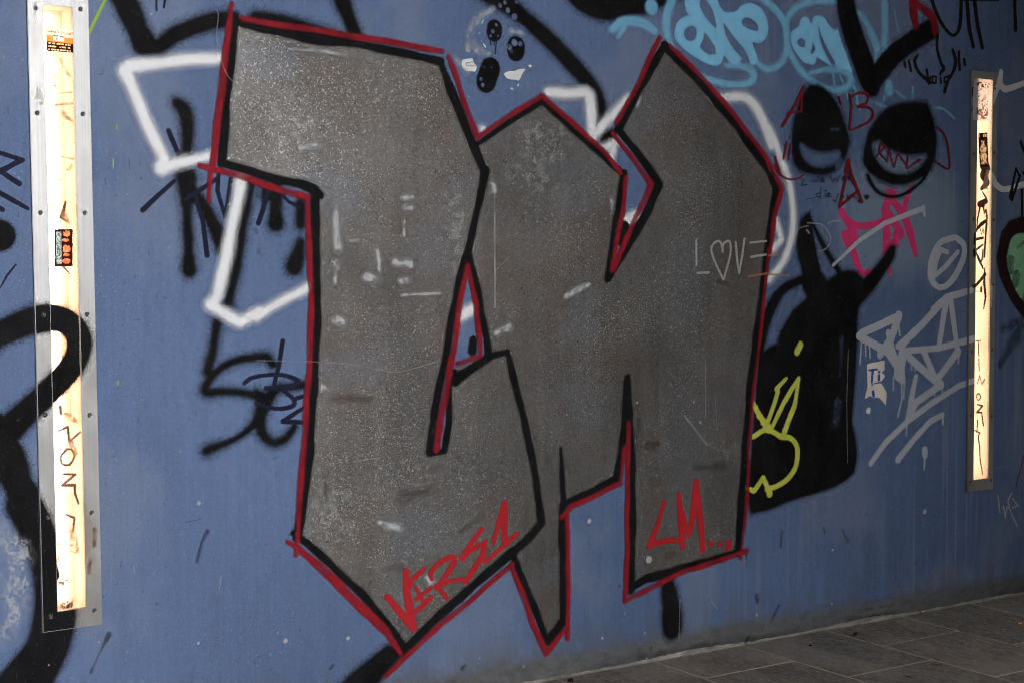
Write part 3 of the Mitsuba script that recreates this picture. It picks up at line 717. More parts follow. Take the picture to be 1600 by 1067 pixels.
 ['s',[100],[1635,425,1635,425]],
 ['s',[30],[-705,129,-705,129]],
 ['s',[37],[303,992,303,992]],
 ['s',[52],[337,909,337,909]],
 ['s',[42],[21,1006,21,1006]],
 ['s',[37],[63,11,63,11]],
 ['s',[15],[-1979,1770,-1979,1770]],
 ['s',[25],[-730,2128,-730,2128]]]],
['dark_scuff_marks','haze_black',2.5,0.55,'small dark scuff marks low on the blue wall',[
 ['s',[64,23,58],[-1736,700,-1756,665,-1772,608]],
 ['s',[83,17,39],[-2066,413,-2096,361,-2126,303]],
 ['s',[8],[-1811,738,-1752,742]],
 ['s',[27],[-1910,489,-1910,489]],
 ['s',[115,79],[638,180,643,155]],
 ['s',[27],[579,358,581,306]],
 ['s',[46,73],[589,16,575,-6]],
 ['s',[21,51],[1121,402,1159,346]],
 ['s',[38,47],[776,431,769,367]],
 ['s',[37,46],[759,123,717,66]],
 ['s',[26],[-1933,1821,-1933,1821]],
 ['s',[34],[87,50,83,41]],
 ['s',[31],[-70,312,-62,310]],
 ['s',[27],[1013,420,1021,398]],
 ['s',[23],[-1305,184,-1291,196]],
 ['s',[90,49],[-776,104,-766,111]]]],
['red_arch','spray_red',6,1.0,'soft red spray arch at the top beside the black V stroke',[
 ['s',[229,229,127],[1533,2657,1541,2595,1554,2538]],
 ['c',[158,171,190,175],[1536,2643,1602,2614,1659,2580,1678,2522]]]],
['black_marker_top','marker_black',1.8,1.0,'thin black marker letters at the top right of the wall',[
 ['c',[89,87,69,57,90,95,96],[1643,2672,1695,2586,1748,2534,1799,2516,1833,2554,1842,2632,1841,2689]],
 ['s',[97,107,85],[1878,2685,1897,2552,1925,2474]],
 ['s',[108,108,86],[1927,2689,1952,2570,1987,2474]],
 ['s',[35],[1852,2673,2091,2692]],
 ['s',[96],[2202,2711,2212,2569]]]],
['void_face','marker_black',1.5,1.0,'black marker face doodle with the word void',[
 ['c',[54,81,70,65],[1566,2417,1547,2388,1575,2342,1647,2302]],
 ['c',[83,73,70,94,61],[1691,2509,1689,2453,1714,2391,1732,2368,1711,2346]],
 ['c',[82,96,77,66,98],[1790,2451,1810,2404,1793,2354,1762,2317,1740,2268]],
 ['s',[75],[1829,2444,1836,2370]],
 ['s',[69],[1865,2415,1870,2392]],
 ['s',[60],[1511,2390,1524,2346]],
 ['s',[65],[1483,2381,1490,2361]],
 ['s',[62,66,48],[1624,2355,1635,2298,1647,2325]],
 ['s',[32,42,39,42,47],[1660,2329,1684,2329,1683,2302,1660,2302,1660,2329]],
 ['s',[52],[1712,2325,1715,2306]],
 ['s',[39],[1711,2339,1711,2339]],
 ['s',[47,39,40,37,32],[1764,2338,1760,2310,1736,2310,1737,2330,1764,2332]]]],
['dark_red_letters','marker_darkred',1.6,1.0,'dark red marker letters around the black cartoon eyes',[
 ['s',[66,69,63],[887,2244,846,2177,771,2082]],
 ['s',[54],[878,2231,874,2145]],
 ['s',[39],[795,2132,860,2145]],
 ['s',[52,57,57],[1150,2224,1164,2184,1153,2083]],
 ['c',[35,44,57,47,51,47,68,48,38],[1152,2214,1210,2237,1260,2229,1249,2195,1201,2179,1268,2177,1293,2149,1259,2114,1161,2079]],
 ['s',[50],[1088,2214,1103,2185]],
 ['s',[32,38,31,37,28,31,29,28,28,32,30,30],[1319,1976,1370,2019,1338,2032,1329,1994,1380,1952,1390,2009,1420,1931,1448,1990,1511,1928,1580,1969,1534,1942,1590,1966]],
 ['s',[40],[1508,1978,1499,1929]],
 ['c',[38,48,58,42,34],[1692,2113,1739,2079,1764,2020,1770,1932,1683,1961]],
 ['s',[52],[795,2017,776,1952]],
 ['s',[44],[816,2005,803,1949]],
 ['s',[43],[731,1957,749,1909,758,1890]],
 ['s',[67],[687,1930,705,1898]],
 ['c',[38,34,30,30,24],[731,1923,749,1891,803,1869,857,1873,898,1891]],
 ['s',[65,65,74],[1150,1957,1122,1848,1096,1759]],
 ['s',[63,73,73],[1143,1936,1184,1863,1228,1782]],
 ['s',[60],[1096,1760,1208,1829]],
 ['s',[42],[1199,1836,1150,1886]],
 ['s',[41],[1159,1948,1159,1948]],
 ['s',[51],[1143,1953,1126,1906]],
 ['s',[50],[1143,1953,1165,1908]]]],
['tiny_black_writing','marker_black',0.8,0.8,'tiny black handwriting live well die young under the left cartoon eye',[
 ['s',[22,20,17],[889,1871,876,1844,909,1849]],
 ['s',[23],[932,1870,936,1856]],
 ['s',[21,17,21],[944,1878,958,1857,978,1882]],
 ['s',[17,21,17,22,17],[986,1865,1009,1873,997,1881,986,1866,1011,1860]],
 ['s',[22,18,17,18,23],[1042,1888,1057,1860,1070,1879,1084,1864,1098,1895]],
 ['s',[17,22,18,21,17],[1108,1876,1129,1882,1114,1888,1108,1872,1131,1871]],
 ['s',[24],[1144,1904,1146,1871]],
 ['s',[24],[1155,1906,1157,1873]],
 ['s',[23,22,18,19,17],[988,1838,984,1798,964,1799,960,1811,984,1815]],
 ['s',[17,21,17,21],[1010,1826,1018,1826,1014,1822,1010,1826]],
 ['s',[23],[1014,1812,1016,1800]],
 ['s',[17,22,19,20,17],[1023,1806,1042,1812,1029,1816,1025,1800,1045,1801]],
 ['s',[18,19,23],[1056,1788,1075,1779,1089,1813]],
 ['s',[19,17,23,17,21],[1104,1802,1113,1808,1120,1800,1110,1794,1104,1802]],
 ['s',[23,17,20],[1137,1811,1143,1794,1162,1811]],
 ['s',[24,17,20],[1177,1795,1181,1808,1199,1794]],
 ['s',[17,21,18,20,24],[1214,1788,1202,1786,1206,1780,1216,1790,1212,1776]],
 ['s',[76,62,78],[1249,1804,1257,1796,1265,1805]],
 ['s',[7],[899,1788,958,1796]]]],
['chalk_circle','chalk_white',1,0.5,'faint chalk circle over the ear of the black creature',[
 ['c',[20,22,28,24,21],[913,1692,996,1684,1046,1632,1025,1589,979,1575]],
 ['s',[31],[1029,1689,1062,1701,1100,1701]],
 ['c',[21,19,17],[845,1633,867,1669,918,1680]],
 ['s',[39],[909,1662,923,1651]]]],
['silver_tag','marker_silver',1.6,0.9,'silver grey paint marker tag with drips beside the right lamp',[
 ['s',[116,109,96,84,54],[1608,1756,1532,1736,1371,1692,1215,1617,1063,1516]],
 ['s',[112,51],[1611,1761,1620,1724]],
 ['c',[119,134,162,167,121,151,164,153,125],[1815,1631,1720,1606,1666,1532,1664,1454,1722,1410,1801,1441,1870,1530,1877,1594,1825,1629]],
 ['s',[96,106,143,102,111,106],[1768,1566,1725,1577,1694,1524,1682,1457,1763,1506,1837,1566]],
 ['s',[166],[1233,1227,1356,1261,1461,1293]],
 ['s',[215,185],[1461,1293,1417,1200]],
 ['s',[135,161,175],[1937,1395,1765,1365,1682,1315]],
 ['s',[165,168,145],[1744,1349,1558,1216,1457,1163]],
 ['s',[179,147,105],[1765,1359,1724,1174,1716,1138]],
 ['s',[157,147,126],[1792,1362,1826,1199,1846,1111]],
 ['s',[173,167,182,188],[1219,1216,1297,1182,1397,1139,1484,1044]],
 ['s',[169],[1421,1208,1347,1131]],
 ['s',[143,161,188],[1396,1223,1427,1138,1458,1073]],
 ['s',[157,173],[1558,1224,1478,1160]],
 ['s',[127,131,143],[1488,1141,1716,1144,1957,1177]],
 ['s',[185,156],[1846,1124,1707,1004]],
 ['s',[159],[1619,1137,1702,1004]],
 ['s',[173,174,205],[1529,1112,1644,1036,1734,981]],
 ['s',[252,304,173],[1488,1128,1464,1045,1489,1016]],
 ['s',[163,155,177],[1728,978,1573,912,1534,850]],
 ['s',[123,154,175],[1573,1025,1547,935,1527,840]],
 ['s',[114,127,130,133,139,117],[1960,987,1857,971,1666,899,1522,833,1381,748,1295,667]],
 ['s',[126,127,134,153],[1746,847,1667,823,1564,752,1463,670]],
 ['s',[34],[1234,1188,1226,1097]],
 ['s',[34],[1258,1187,1261,1130]],
 ['s',[34],[1280,1186,1287,1122]],
 ['s',[40],[1481,1016,1486,938,1461,857]],
 ['s',[35],[1431,1026,1432,975]],
 ['s',[36],[1502,1008,1496,936]],
 ['s',[36],[1517,809,1515,772]],
 ['s',[42],[1635,675,1631,614]],
 ['s',[45],[1456,1277,1469,1210]],
 ['s',[43],[1849,1120,1849,1073]],
 ['s',[31],[1545,1083,1544,1059]],
 ['s',[31],[1565,1082,1569,1053]],
 ['s',[48],[1750,836,1749,806]],
 ['s',[32],[1744,973,1745,930]],
 ['s',[31],[1692,969,1694,937]],
 ['s',[186,155],[1633,697,1636,675]]]],
['white_marker_swoosh','marker_white',1.6,0.95,'white paint marker swooshes at the right edge crossing the right lamp',[
 ['s',[130,186,138,127,116,105,56],[2117,2374,2107,2320,2145,2297,2195,2308,2295,2338,2414,2396,2483,2411]],
 ['s',[153,69],[2094,2303,2048,2202]],
 ['c',[137,148,127,123,124,80],[2065,1907,2086,1872,2137,1848,2203,1855,2321,1884,2424,1933]],
 ['s',[95],[2061,1893,2041,1879]]]],
['creature_streaks','haze_flake',14,0.35,'faint bluish gaps and painted sheen streaks on the black creature and eyes',[  # gaps in the black paint, plus a lighter sheen painted on
 ['s',[96,77,48],[1115,1213,1112,1131,1105,1056]],
 ['s',[191,239],[1096,947,1078,853]],
 ['s',[67,42],[734,1234,752,1200]],
 ['s',[59,85],[997,1552,1045,1484]],
 ['s',[127],[815,1355,761,1277]],
 ['s',[87],[1050,2079,1082,2082]],  # pale highlight painted on the left eye
 ['s',[45,58,43],[1290,1892,1350,1866,1449,1840]]]],
['green_heart','spray_heartgreen',5,1.0,'green heart with a wide dark maroon border at the right edge',[
 ['P',[],[2419,1607,2348,1648,2268,1658,2205,1641,2172,1586,2162,1519,2192,1438,2274,1339,2439,1237,2604,1308,2724,1413,2771,1513,2732,1598,2645,1644,2525,1644]]]],
['green_heart_border','spray_maroon',6,1.0,'wide dark maroon border of the green heart',[
 ['p',[],[2418,1667,2359,1715,2266,1723,2187,1703,2132,1652,2102,1542,2124,1453,2205,1341,2322,1233,2447,1146,2654,1253,2799,1381,2858,1520,2805,1636,2693,1705,2535,1709]],
 ['H',[],[2419,1599,2349,1641,2270,1650,2213,1635,2181,1582,2172,1519,2200,1441,2279,1343,2439,1248,2592,1316,2712,1417,2759,1513,2720,1590,2639,1635,2531,1637]]]],
['green_heart_smears','haze_black',6,0.45,'dark smears inside the green heart',[
 ['s',[227],[2202,1526,2197,1482]],
 ['s',[257],[2237,1459,2232,1422]],
 ['s',[67],[2293,1607,2246,1585]],
 ['s',[104,209],[2285,1331,2319,1376]]]],
['black_marker_right','marker_black',1.5,1.0,'black marker loops at the right edge above the green heart',[
 ['s',[55,77,102,92,64],[2228,1943,2206,1869,2191,1814,2202,1803,2257,1911]],
 ['s',[69],[2271,1845,2276,1719]],
 ['s',[79],[2260,2064,2295,2006]],
 ['s',[64],[2279,1926,2309,1904]],
 ['s',[51],[2228,1943,2251,1911]]]],
['black_haze_right','haze_black',25,0.5,'soft black haze low at the right edge under the green heart',[
 ['s',[306,255,153],[2288,1221,2209,1134,2142,1055]],
 ['s',[155,235],[2151,1216,2276,1242]]]],
['maroon_line','marker_darkred',1.5,0.5,'thin maroon line low at the right edge',[
 ['s',[35],[2322,647,2256,478]]]],
['white_scribble','chalk_white',1,0.75,'small white scribbled letters low at the right edge',[
 ['s',[33],[2128,452,2141,401]],
 ['s',[39,40,36],[2222,451,2200,416,2211,394]],
 ['s',[28],[2132,432,2145,370]],
 ['s',[44],[2168,398,2184,344]],
 ['s',[35,30,30,30,30],[2186,358,2197,395,2215,378,2239,337,2270,295]],
 ['s',[24],[2232,384,2274,388]],
 ['s',[27],[2234,427,2275,388]]]],
['torn_sticker_ti__paper','paper_cream',1,1.0,'torn cream paper',[
 ['p',[],[1271,1093,1293,1097,1378,1105,1374,1081,1380,1069,1358,1057,1380,1039,1358,1019,1314,1014,1299,1006,1359,1008,1381,979,1391,963,1385,913,1359,939,1339,950,1310,949,1290,960,1260,948,1262,965,1275,992,1271,1055]],
 ['p',[],[1266,896,1282,912,1294,901,1286,882,1271,885]]]],
['torn_sticker_ti__print','ink_blue',0.8,1.0,'blue letters Ti',[
 ['s',[42],[1281,1068,1330,1070]],
 ['s',[64],[1304,1066,1299,1019]],
 ['s',[70],[1342,1043,1342,1025]],
 ['s',[63],[1343,1058,1343,1058]],
 ['s',[81],[1307,973,1311,959]],
 ['s',[42],[1300,1005,1300,1005]],
 ['s',[27],[1244,914,1247,907]]]],
['torn_sticker_left__paper','paper_white',0.8,1.0,'torn white vinyl',[
 ['p',[],[-753,2255,-713,2263,-707,2247,-694,2236,-701,2217,-737,2219,-752,2226,-757,2241]]]],
['torn_sticker_left__print','ink_black',0.6,1.0,'black drawn line',[
 ['s',[8,8,9,8],[-711,2251,-741,2244,-737,2235,-699,2237]]]],
['torn_sticker_right__paper','paper_white',0.8,1.0,'torn white vinyl',[
 ['p',[],[-579,2217,-559,2226,-530,2228,-517,2235,-486,2239,-499,2224,-513,2197,-538,2199,-563,2201,-571,2206]],
 ['p',[],[-473,2251,-464,2255,-456,2252,-464,2246]],
 ['p',[],[-551,2165,-545,2169,-539,2165,-545,2163]],
 ['p',[],[-521,2181,-516,2185,-514,2178,-519,2175]]]],
['torn_sticker_shreds__paper','paper_white',0.5,1.0,'thin white shreds',[
 ['s',[17],[-671,2388,-666,2399]],
 ['s',[22],[-666,2316,-658,2306]],
 ['s',[17],[-684,2352,-684,2352]],
 ['s',[15],[-673,2326,-673,2326]],
 ['s',[13],[-743,2200,-743,2200]],
 ['s',[16],[-772,2262,-772,2262]]]]]
LAMP_PAINT = [
['L_frame_paint','spray_black',9,1.0,'black spray paint crossing the metal frame',[
 ['c',[420,447,438,416,422,413,413,410,420,466],[-2349,1368,-2282,1392,-2218,1398,-2170,1379,-2143,1336,-2147,1287,-2175,1239,-2224,1190,-2288,1136,-2347,1084]],
 ['c',[566,559,492,533,654,698,705],[-2323,845,-2285,761,-2264,683,-2249,605,-2238,527,-2242,467,-2264,399]]]],
['R_frame_paint','marker_white',1.6,0.8,'white marker swoosh crossing the metal frame',[
 ['s',[129,162],[2102,2372,2092,2318]],
 ['s',[153,69],[2079,2301,2033,2200]],
 ['s',[136,153,143],[2050,1906,2072,1871,2105,1853]],
 ['s',[100],[2047,1892,2031,1879]],
 ['s',[134],[1922,1395,1885,1389]],
 ['s',[141],[1942,1178,1861,1167]],
 ['s',[122],[1949,991,1886,979]],
 ['s',[58],[2055,1408,2052,1316]]]],
['R_frame_ink','marker_black',1.5,1.0,'black marker strokes at the edge of the frame',[
 ['s',[78,47],[1912,2287,1900,2239]],
 ['s',[54],[1908,2203,1903,2187]],
 ['s',[40,56],[1939,1646,1934,1604]],
 ['s',[72,56],[1934,1572,1937,1547]],
 ['s',[61,68],[1934,1411,1965,1426]]]],
['L_frame_residue','haze_cream',3,0.6,'torn cream label residue on the frame',[
 ['p',[],[-2249,2093,-2241,2075,-2232,2065,-2232,2037,-2239,2029,-2249,2041,-2263,2050,-2253,2057]],
 ['s',[39,29,20],[-2250,2329,-2252,2311,-2250,2274]]]],
['L_frame_rust','haze_rust',4,0.55,'brown rust stains on the frame',[
 ['s',[52,42],[-2107,747,-2109,696]],
 ['s',[53,63],[-2122,656,-2128,616]],
 ['s',[63],[-2242,2036,-2242,2036]]]],
['L_pane_paint','spray_black',8,1.0,'black spray paint crossing the glass',[
 ['c',[421,448,438,417,423,414,413,411,420,467],[-2348,1368,-2280,1392,-2217,1398,-2168,1378,-2141,1336,-2145,1287,-2173,1239,-2222,1190,-2286,1135,-2345,1083]],
 ['c',[520,513,296,247],[-2302,822,-2271,759,-2253,681,-2236,618]]]],
['L_pane_overspray','haze_olive',14,0.8,'olive black overspray spots on the glass',[
 ['s',[179],[-2212,671,-2212,671]],
 ['s',[205],[-2209,597,-2209,597]],
 ['s',[175],[-2208,522,-2188,517]]]],
['L_pane_ink','glass_ink',1.6,0.95,'brown marker letters written down the glass',[
 ['s',[37],[-2202,1130,-2201,1107]],
 ['s',[25,34,32,23],[-2210,1056,-2181,1067,-2177,1022,-2143,1048]],
 ['c',[33,33,31,30,30,29,29],[-2184,1000,-2203,980,-2200,956,-2178,952,-2163,974,-2169,996,-2186,1000]],
 ['s',[25,30,35,43,39,25],[-2199,925,-2160,920,-2204,890,-2163,888,-2163,862,-2153,830]],
 ['s',[20,35,26],[-2191,800,-2166,787,-2172,748]],
 ['s',[24,34,15],[-2171,1745,-2187,1699,-2169,1686]],
 ['s',[20],[-2171,1745,-2179,1702]],
 ['c',[12],[-2210,1583,-2218,1571,-2210,1561]],
 ['s',[20,12],[-2183,1551,-2163,1529]]]],
['L_pane_grime','glass_tan',5,0.75,'tan smears on the glass',[
 ['s',[35,64,24],[-2213,2139,-2199,2120,-2209,2086]],
 ['s',[66,101],[-2170,2011,-2148,1983]],
 ['s',[86],[-2161,1843,-2151,1853]],
 ['s',[75,40],[-2177,1712,-2160,1678]],
 ['s',[34,54],[-2223,1532,-2214,1503]],
 ['s',[48,97],[-2199,1117,-2155,1085]],
 ['s',[88,64],[-2171,1017,-2157,976]],
 ['s',[101,152],[-2177,764,-2168,691]],
 ['s',[49,64],[-2221,715,-2204,706]],
 ['s',[35,66],[-2176,2170,-2149,2118]],
 ['s',[40,50],[-2209,2101,-2190,2085]],
 ['s',[33],[-2194,2034,-2144,2041]],
 ['s',[29],[-2181,2069,-2146,2074]],
 ['s',[34],[-2197,1885,-2143,1874]],
 ['s',[24],[-2216,1807,-2176,1813]],
 ['s',[67],[-2191,632,-2191,632]]]],
['R_pane_ink','glass_ink',1.5,0.985,'brown marker scrawl and letters written down the glass',[
 ['s',[109,242,203,162,97],[1988,1945,2020,1940,1997,1908,2026,1876,1989,1849]],
 ['s',[28,45,82],[1994,1834,2019,1808,2019,1794]],
 ['s',[126,141,51],[2019,1793,1974,1778,1999,1770]],
 ['s',[56,40,32],[1979,1765,1963,1711,1960,1657]],
 ['s',[54,48,38,42,64],[2016,1792,2003,1765,2008,1738,2020,1754,2028,1717]],
 ['s',[72,95,47],[2024,1706,1984,1687,1954,1660]],
 ['s',[65,57,65],[2025,1700,2018,1620,2012,1544]],
 ['s',[60],[1953,1622,2001,1628]],
 ['s',[37,61],[2002,1598,1949,1571]],
 ['s',[37,73,37],[1954,1566,1974,1534,2004,1490]],
 ['c',[27,33,26],[2003,1533,1983,1517,2003,1501]],
 ['s',[81,67],[2019,1463,1952,1410]],
 ['s',[41,82,66,32],[2016,1490,2013,1425,2024,1360,2011,1309]],
 ['s',[65],[1993,1404,1993,1388]],
 ['s',[23,16,17,24],[1980,1673,1993,1641,2001,1673,2009,1646]],
 ['s',[40],[2002,1576,1999,1544,1987,1512]],
 ['s',[11],[1955,1389,1997,1388]],
 ['s',[18],[1961,1167,1994,1167]],
 ['s',[27],[1977,1166,1982,1100]],
 ['s',[33],[1982,1085,1986,1032]],
 ['s',[32,22,24,30],[1975,976,1989,1010,2005,968,2024,991]],
 ['c',[29,33,22,33,29],[1983,930,1970,917,1982,898,1998,912,1984,930]],
 ['s',[26,39,39,33,38],[1976,880,2011,871,1972,844,2005,842,2019,782]],
 ['s',[33],[1979,807,1975,754]],
 ['s',[19,32,39,38,38,27],[1957,764,1995,750,1984,733,1994,688,1999,628,2017,559]]]]]

def catmull(P, n=6, closed=False):
    P = np.asarray(P, float)
    if len(P) < 3:
        return P
    Q = np.vstack([P[-1], P, P[:2]]) if closed else np.vstack([2 * P[0] - P[1], P, 2 * P[-1] - P[-2]])
    out = []
    for i in range(1, len(Q) - 2):
        p0, p1, p2, p3 = Q[i - 1:i + 3]
        for k in range(n):
            t = k / n
            out.append(.5 * ((2 * p1) + (-p0 + p2) * t + (2 * p0 - 5 * p1 + 4 * p2 - p3) * t * t + (-p0 + 3 * p1 - 3 * p2 + p3) * t ** 3))
    if not closed:
        out.append(Q[-2])
    return np.array(out)

def film_regions(shapes, soft, wob, mat_tail=True):
    """Nested regions of a paint film in metres: faint overspray, edge, middle, inside."""
    res = []
    tail = 1.7 if soft > 0.003 and mat_tail else 1.0
    for sgn in (tail, 0.8, 0, -1):
        geo, cut = [], []
        for kind, R, M in shapes:
            P = np.array(M, float).reshape(-1, 2) / 1000.0
            if kind in 'sc':
                r = np.broadcast_to(np.array(R, float) / 10000.0, (len(P),)).copy()
                if kind == 'c':
                    q = catmull(np.column_stack([P, r]))
                    P, r = q[:, :2], q[:, 2]
                if len(P) > 1 and wob > 0:      # the hand's unsteadiness
                    seg = np.hypot(*np.diff(P, axis=0).T)
                    d = np.concatenate([[0], np.cumsum(seg)])
                    n = max(2, int(d[-1] / 0.035) + 1)
                    if d[-1] > 0.07 and kind == 's':
                        u = np.unique(np.concatenate([d, np.linspace(0, d[-1], n)]))
                        P = np.column_stack([np.interp(u, d, P[:, 0]), np.interp(u, d, P[:, 1])])
                        r = np.interp(u, d, r)
                        ph = P[0, 0] * 37.0 + P[0, 1] * 91.0
                        r = r * (1 + 0.13 * np.sin(u * 41 + ph) * np.sin(u * 17 + 2 * ph))
                        P = P + wob * np.column_stack([np.sin(u * 29 + ph), np.cos(u * 23 + 2 * ph)]) * np.sin(np.pi * u / d[-1])[:, None]
                s_ = np.minimum(soft, 0.85 * r)
                rr = np.maximum(r + sgn * s_, 1e-4)
                caps = [Point(*p).buffer(a, 8) for p, a in zip(P, rr)]
                geo += [unary_union([a, b]).convex_hull for a, b in zip(caps[:-1], caps[1:])] or caps
            else:
                if kind in 'PH':
                    P = catmull(P, 5, True)
                g = Polygon(P).buffer(0)
                g = g.buffer(sgn * soft * (1 if kind in 'pP' else -1), 6)
                (geo if kind in 'pP' else cut).append(g)
        g = unary_union(geo)
        if cut:
            g = g.difference(unary_union(cut))
        res.append(g.simplify(0.0004).buffer(0))
    for k in (1, 2, 3):
        res[k] = res[k].intersection(res[k - 1].buffer(-1e-5))
    return res

def polys(g):
    return [q for q in getattr(g, 'geoms', [g]) if q.geom_type == 'Polygon' and q.area > 1e-9]

LEVELS = (0.0, 0.22, 0.5, 1.0)
def film_mesh(res, y, strength):
    """The film as a sheet that lies y in front of the wall; u runs from 0 at its outer edge to 1 inside."""
    level = {}
    for g, t in zip(res, LEVELS):
        for q in polys(g):
            for ring in [q.exterior, *q.interiors]:
                for p in ring.coords:
                    level[(round(p[0], 7), round(p[1], 7))] = t
    V, F, UV = [], [], []
    bands = [(a.difference(b), (ta + tb) / 2) for a, b, ta, tb in zip(res, res[1:], LEVELS, LEVELS[1:])] + [(res[-1], 1.0)]
    for g, t in bands:
        for q in polys(g):
            for tri in shapely.constrained_delaunay_triangles(q).geoms:
                c = list(tri.exterior.coords)[:3]
                if (c[1][0] - c[0][0]) * (c[2][1] - c[0][1]) - (c[2][0] - c[0][0]) * (c[1][1] - c[0][1]) < 0:
                    c = c[::-1]
                for p in c:
                    V.append((p[0], y, p[1]))
                    UV.append((1.0 if t == 1.0 else level.get((round(p[0], 7), round(p[1], 7)), t), strength))
                n = len(V)
                F.append((n - 3, n - 2, n - 1))
    return trimesh.Trimesh(V, F, process=False), np.array(UV)

CLIP = box(-4.0, -0.02, 5.0, 3.35)
NO_FILM = unary_union([box(L['x0'] - 0.001, L['z0'] - 0.001, L['x1'] + 0.001, L['z1'] + 0.001) for L in LAMPS])
GAP = 0.00055
placed = []
def film(key, mat, soft, strength, label, shapes, y0, keep=None, drop=None, wob=0.002, piece='stroke', kind=None):
    res = film_regions(shapes, soft / 1000.0, wob if mat.startswith('spray') else 0.0, mat.startswith('spray'))
    if keep is not None:
        res = [g.intersection(keep) for g in res]
    if drop is not None:
        res = [g.difference(drop) for g in res]
    o = res[0]
    lev = 1 + max([l for g, l, yy in placed if yy == y0 and g.intersects(o)], default=0)
    placed.append((o, lev, y0))
    if lev == 1 and y0 == 0.0 and mat + '_first_coat' in scene:
        mat += '_first_coat'
    pieces = [q for q in polys(o) if q.area > 2e-6]
    if kind == 'stuff' or len(pieces) < 2:
        mesh, uv = film_mesh(res, y0 - GAP * lev, strength)
        k = put(key, mesh, mat, uv=uv)
        labels[k] = {a: b for a, b in (('label', label), ('kind', kind)) if b}
        return lev
    base = key + '__' + piece if key.count('__') < 2 else key[:key.rindex('__') + 2] + piece
    if key.count('__') < 2:
        labels[key] = {'label': label}
    for q in sorted(pieces, key=lambda q: -q.area):
        mesh, uv = film_mesh([q] + [g.intersection(q) for g in res[1:]], y0 - GAP * lev, strength)
        k = put(base, mesh, mat, uv=uv)
        if label and key.count('__') == 2:
            labels[k] = {'label': label}
    return lev


STICKERS = {'torn_sticker_ti': ('torn cream paper sticker with blue letters Ti, beside the black creature', ''), 'torn_sticker_left': ('white torn sticker scrap with a drawn bracket, left of the lowest black dot', ''),
            'torn_sticker_right': ('plain white torn sticker scrap right of the lowest black dot', ''), 'torn_sticker_shreds': ('tiny white shreds of a torn sticker beside the top black dot', '')}
sticker_key = {}
UNCOUNTED = ('peeled_flakes', 'creature_streaks', 'white_overspray', 'white_chips', 'dark_scuff_marks', 'thin_scratches', 'ghost_ring')
PIECE = {'white_patches': 'white_patch', 'dark_smears': 'dark_smear', 'red_outline': 'red_line', 'black_outline': 'black_line', 'tiny_black_writing': 'letter',
         'dark_red_letters': 'letter', 'chalk_love': 'letter', 'red_initials': 'letter', 'red_signature': 'letter', 'black_eyes': 'eye', 'peeled_face': 'dot'}
top = 0
for key, mat, soft, st, label, shapes in PAINT:
    head = key.split('__')[0]
    if head in STICKERS:
        if head not in sticker_key:
            sticker_key[head] = numbered('torn_sticker')
            tag(sticker_key[head], STICKERS[head][0], 'sticker', 'torn stickers on the wall')
        lev = film(sticker_key[head] + '__' + key.split('__')[1], mat, soft, st, None, shapes, 0.0, CLIP, NO_FILM, kind='stuff' if 'shreds' in head else None)
    else:
        last = key.split('__')[-1]
        lev = film('tunnel_wall__' + key, mat, soft, st, label, shapes, 0.0, CLIP, NO_FILM, piece=PIECE.get(last, 'stroke'), kind='stuff' if last in UNCOUNTED else None)
    top = max(top, lev)
labels['tunnel_wall__grey_letters'] = {'label': 'two huge interlocked grey letters with black and dark red outlines'}
print('film levels', top)

for key, mat, soft, st, label, shapes in LAMP_PAINT:
    L = LAMPS[0 if key[0] == 'L' else 1]
    part, what = key[2:].split('_', 1)
    inner = box(L['gx0'], L['gz0'], L['gx1'], L['gz1'])
    if part == 'frame':
        keep = box(L['x0'] + 0.002, L['z0'] + 0.002, L['x1'] - 0.002, L['z1'] - 0.002).difference(inner.buffer(0.002, join_style=2))
        y0 = -0.0110
    else:
        keep = inner.buffer(-0.0005, join_style=2)
        y0 = -0.0040
    film(f"{L['key']}__{part}__{what}", mat, soft, st, label, shapes, y0, keep, piece={'ink': 'ink_letter', 'grime': 'grime_smear', 'overspray': 'overspray_spot', 'paint': 'paint_stroke', 'rust': 'rust_stain', 'residue': 'label_residue'}[what])

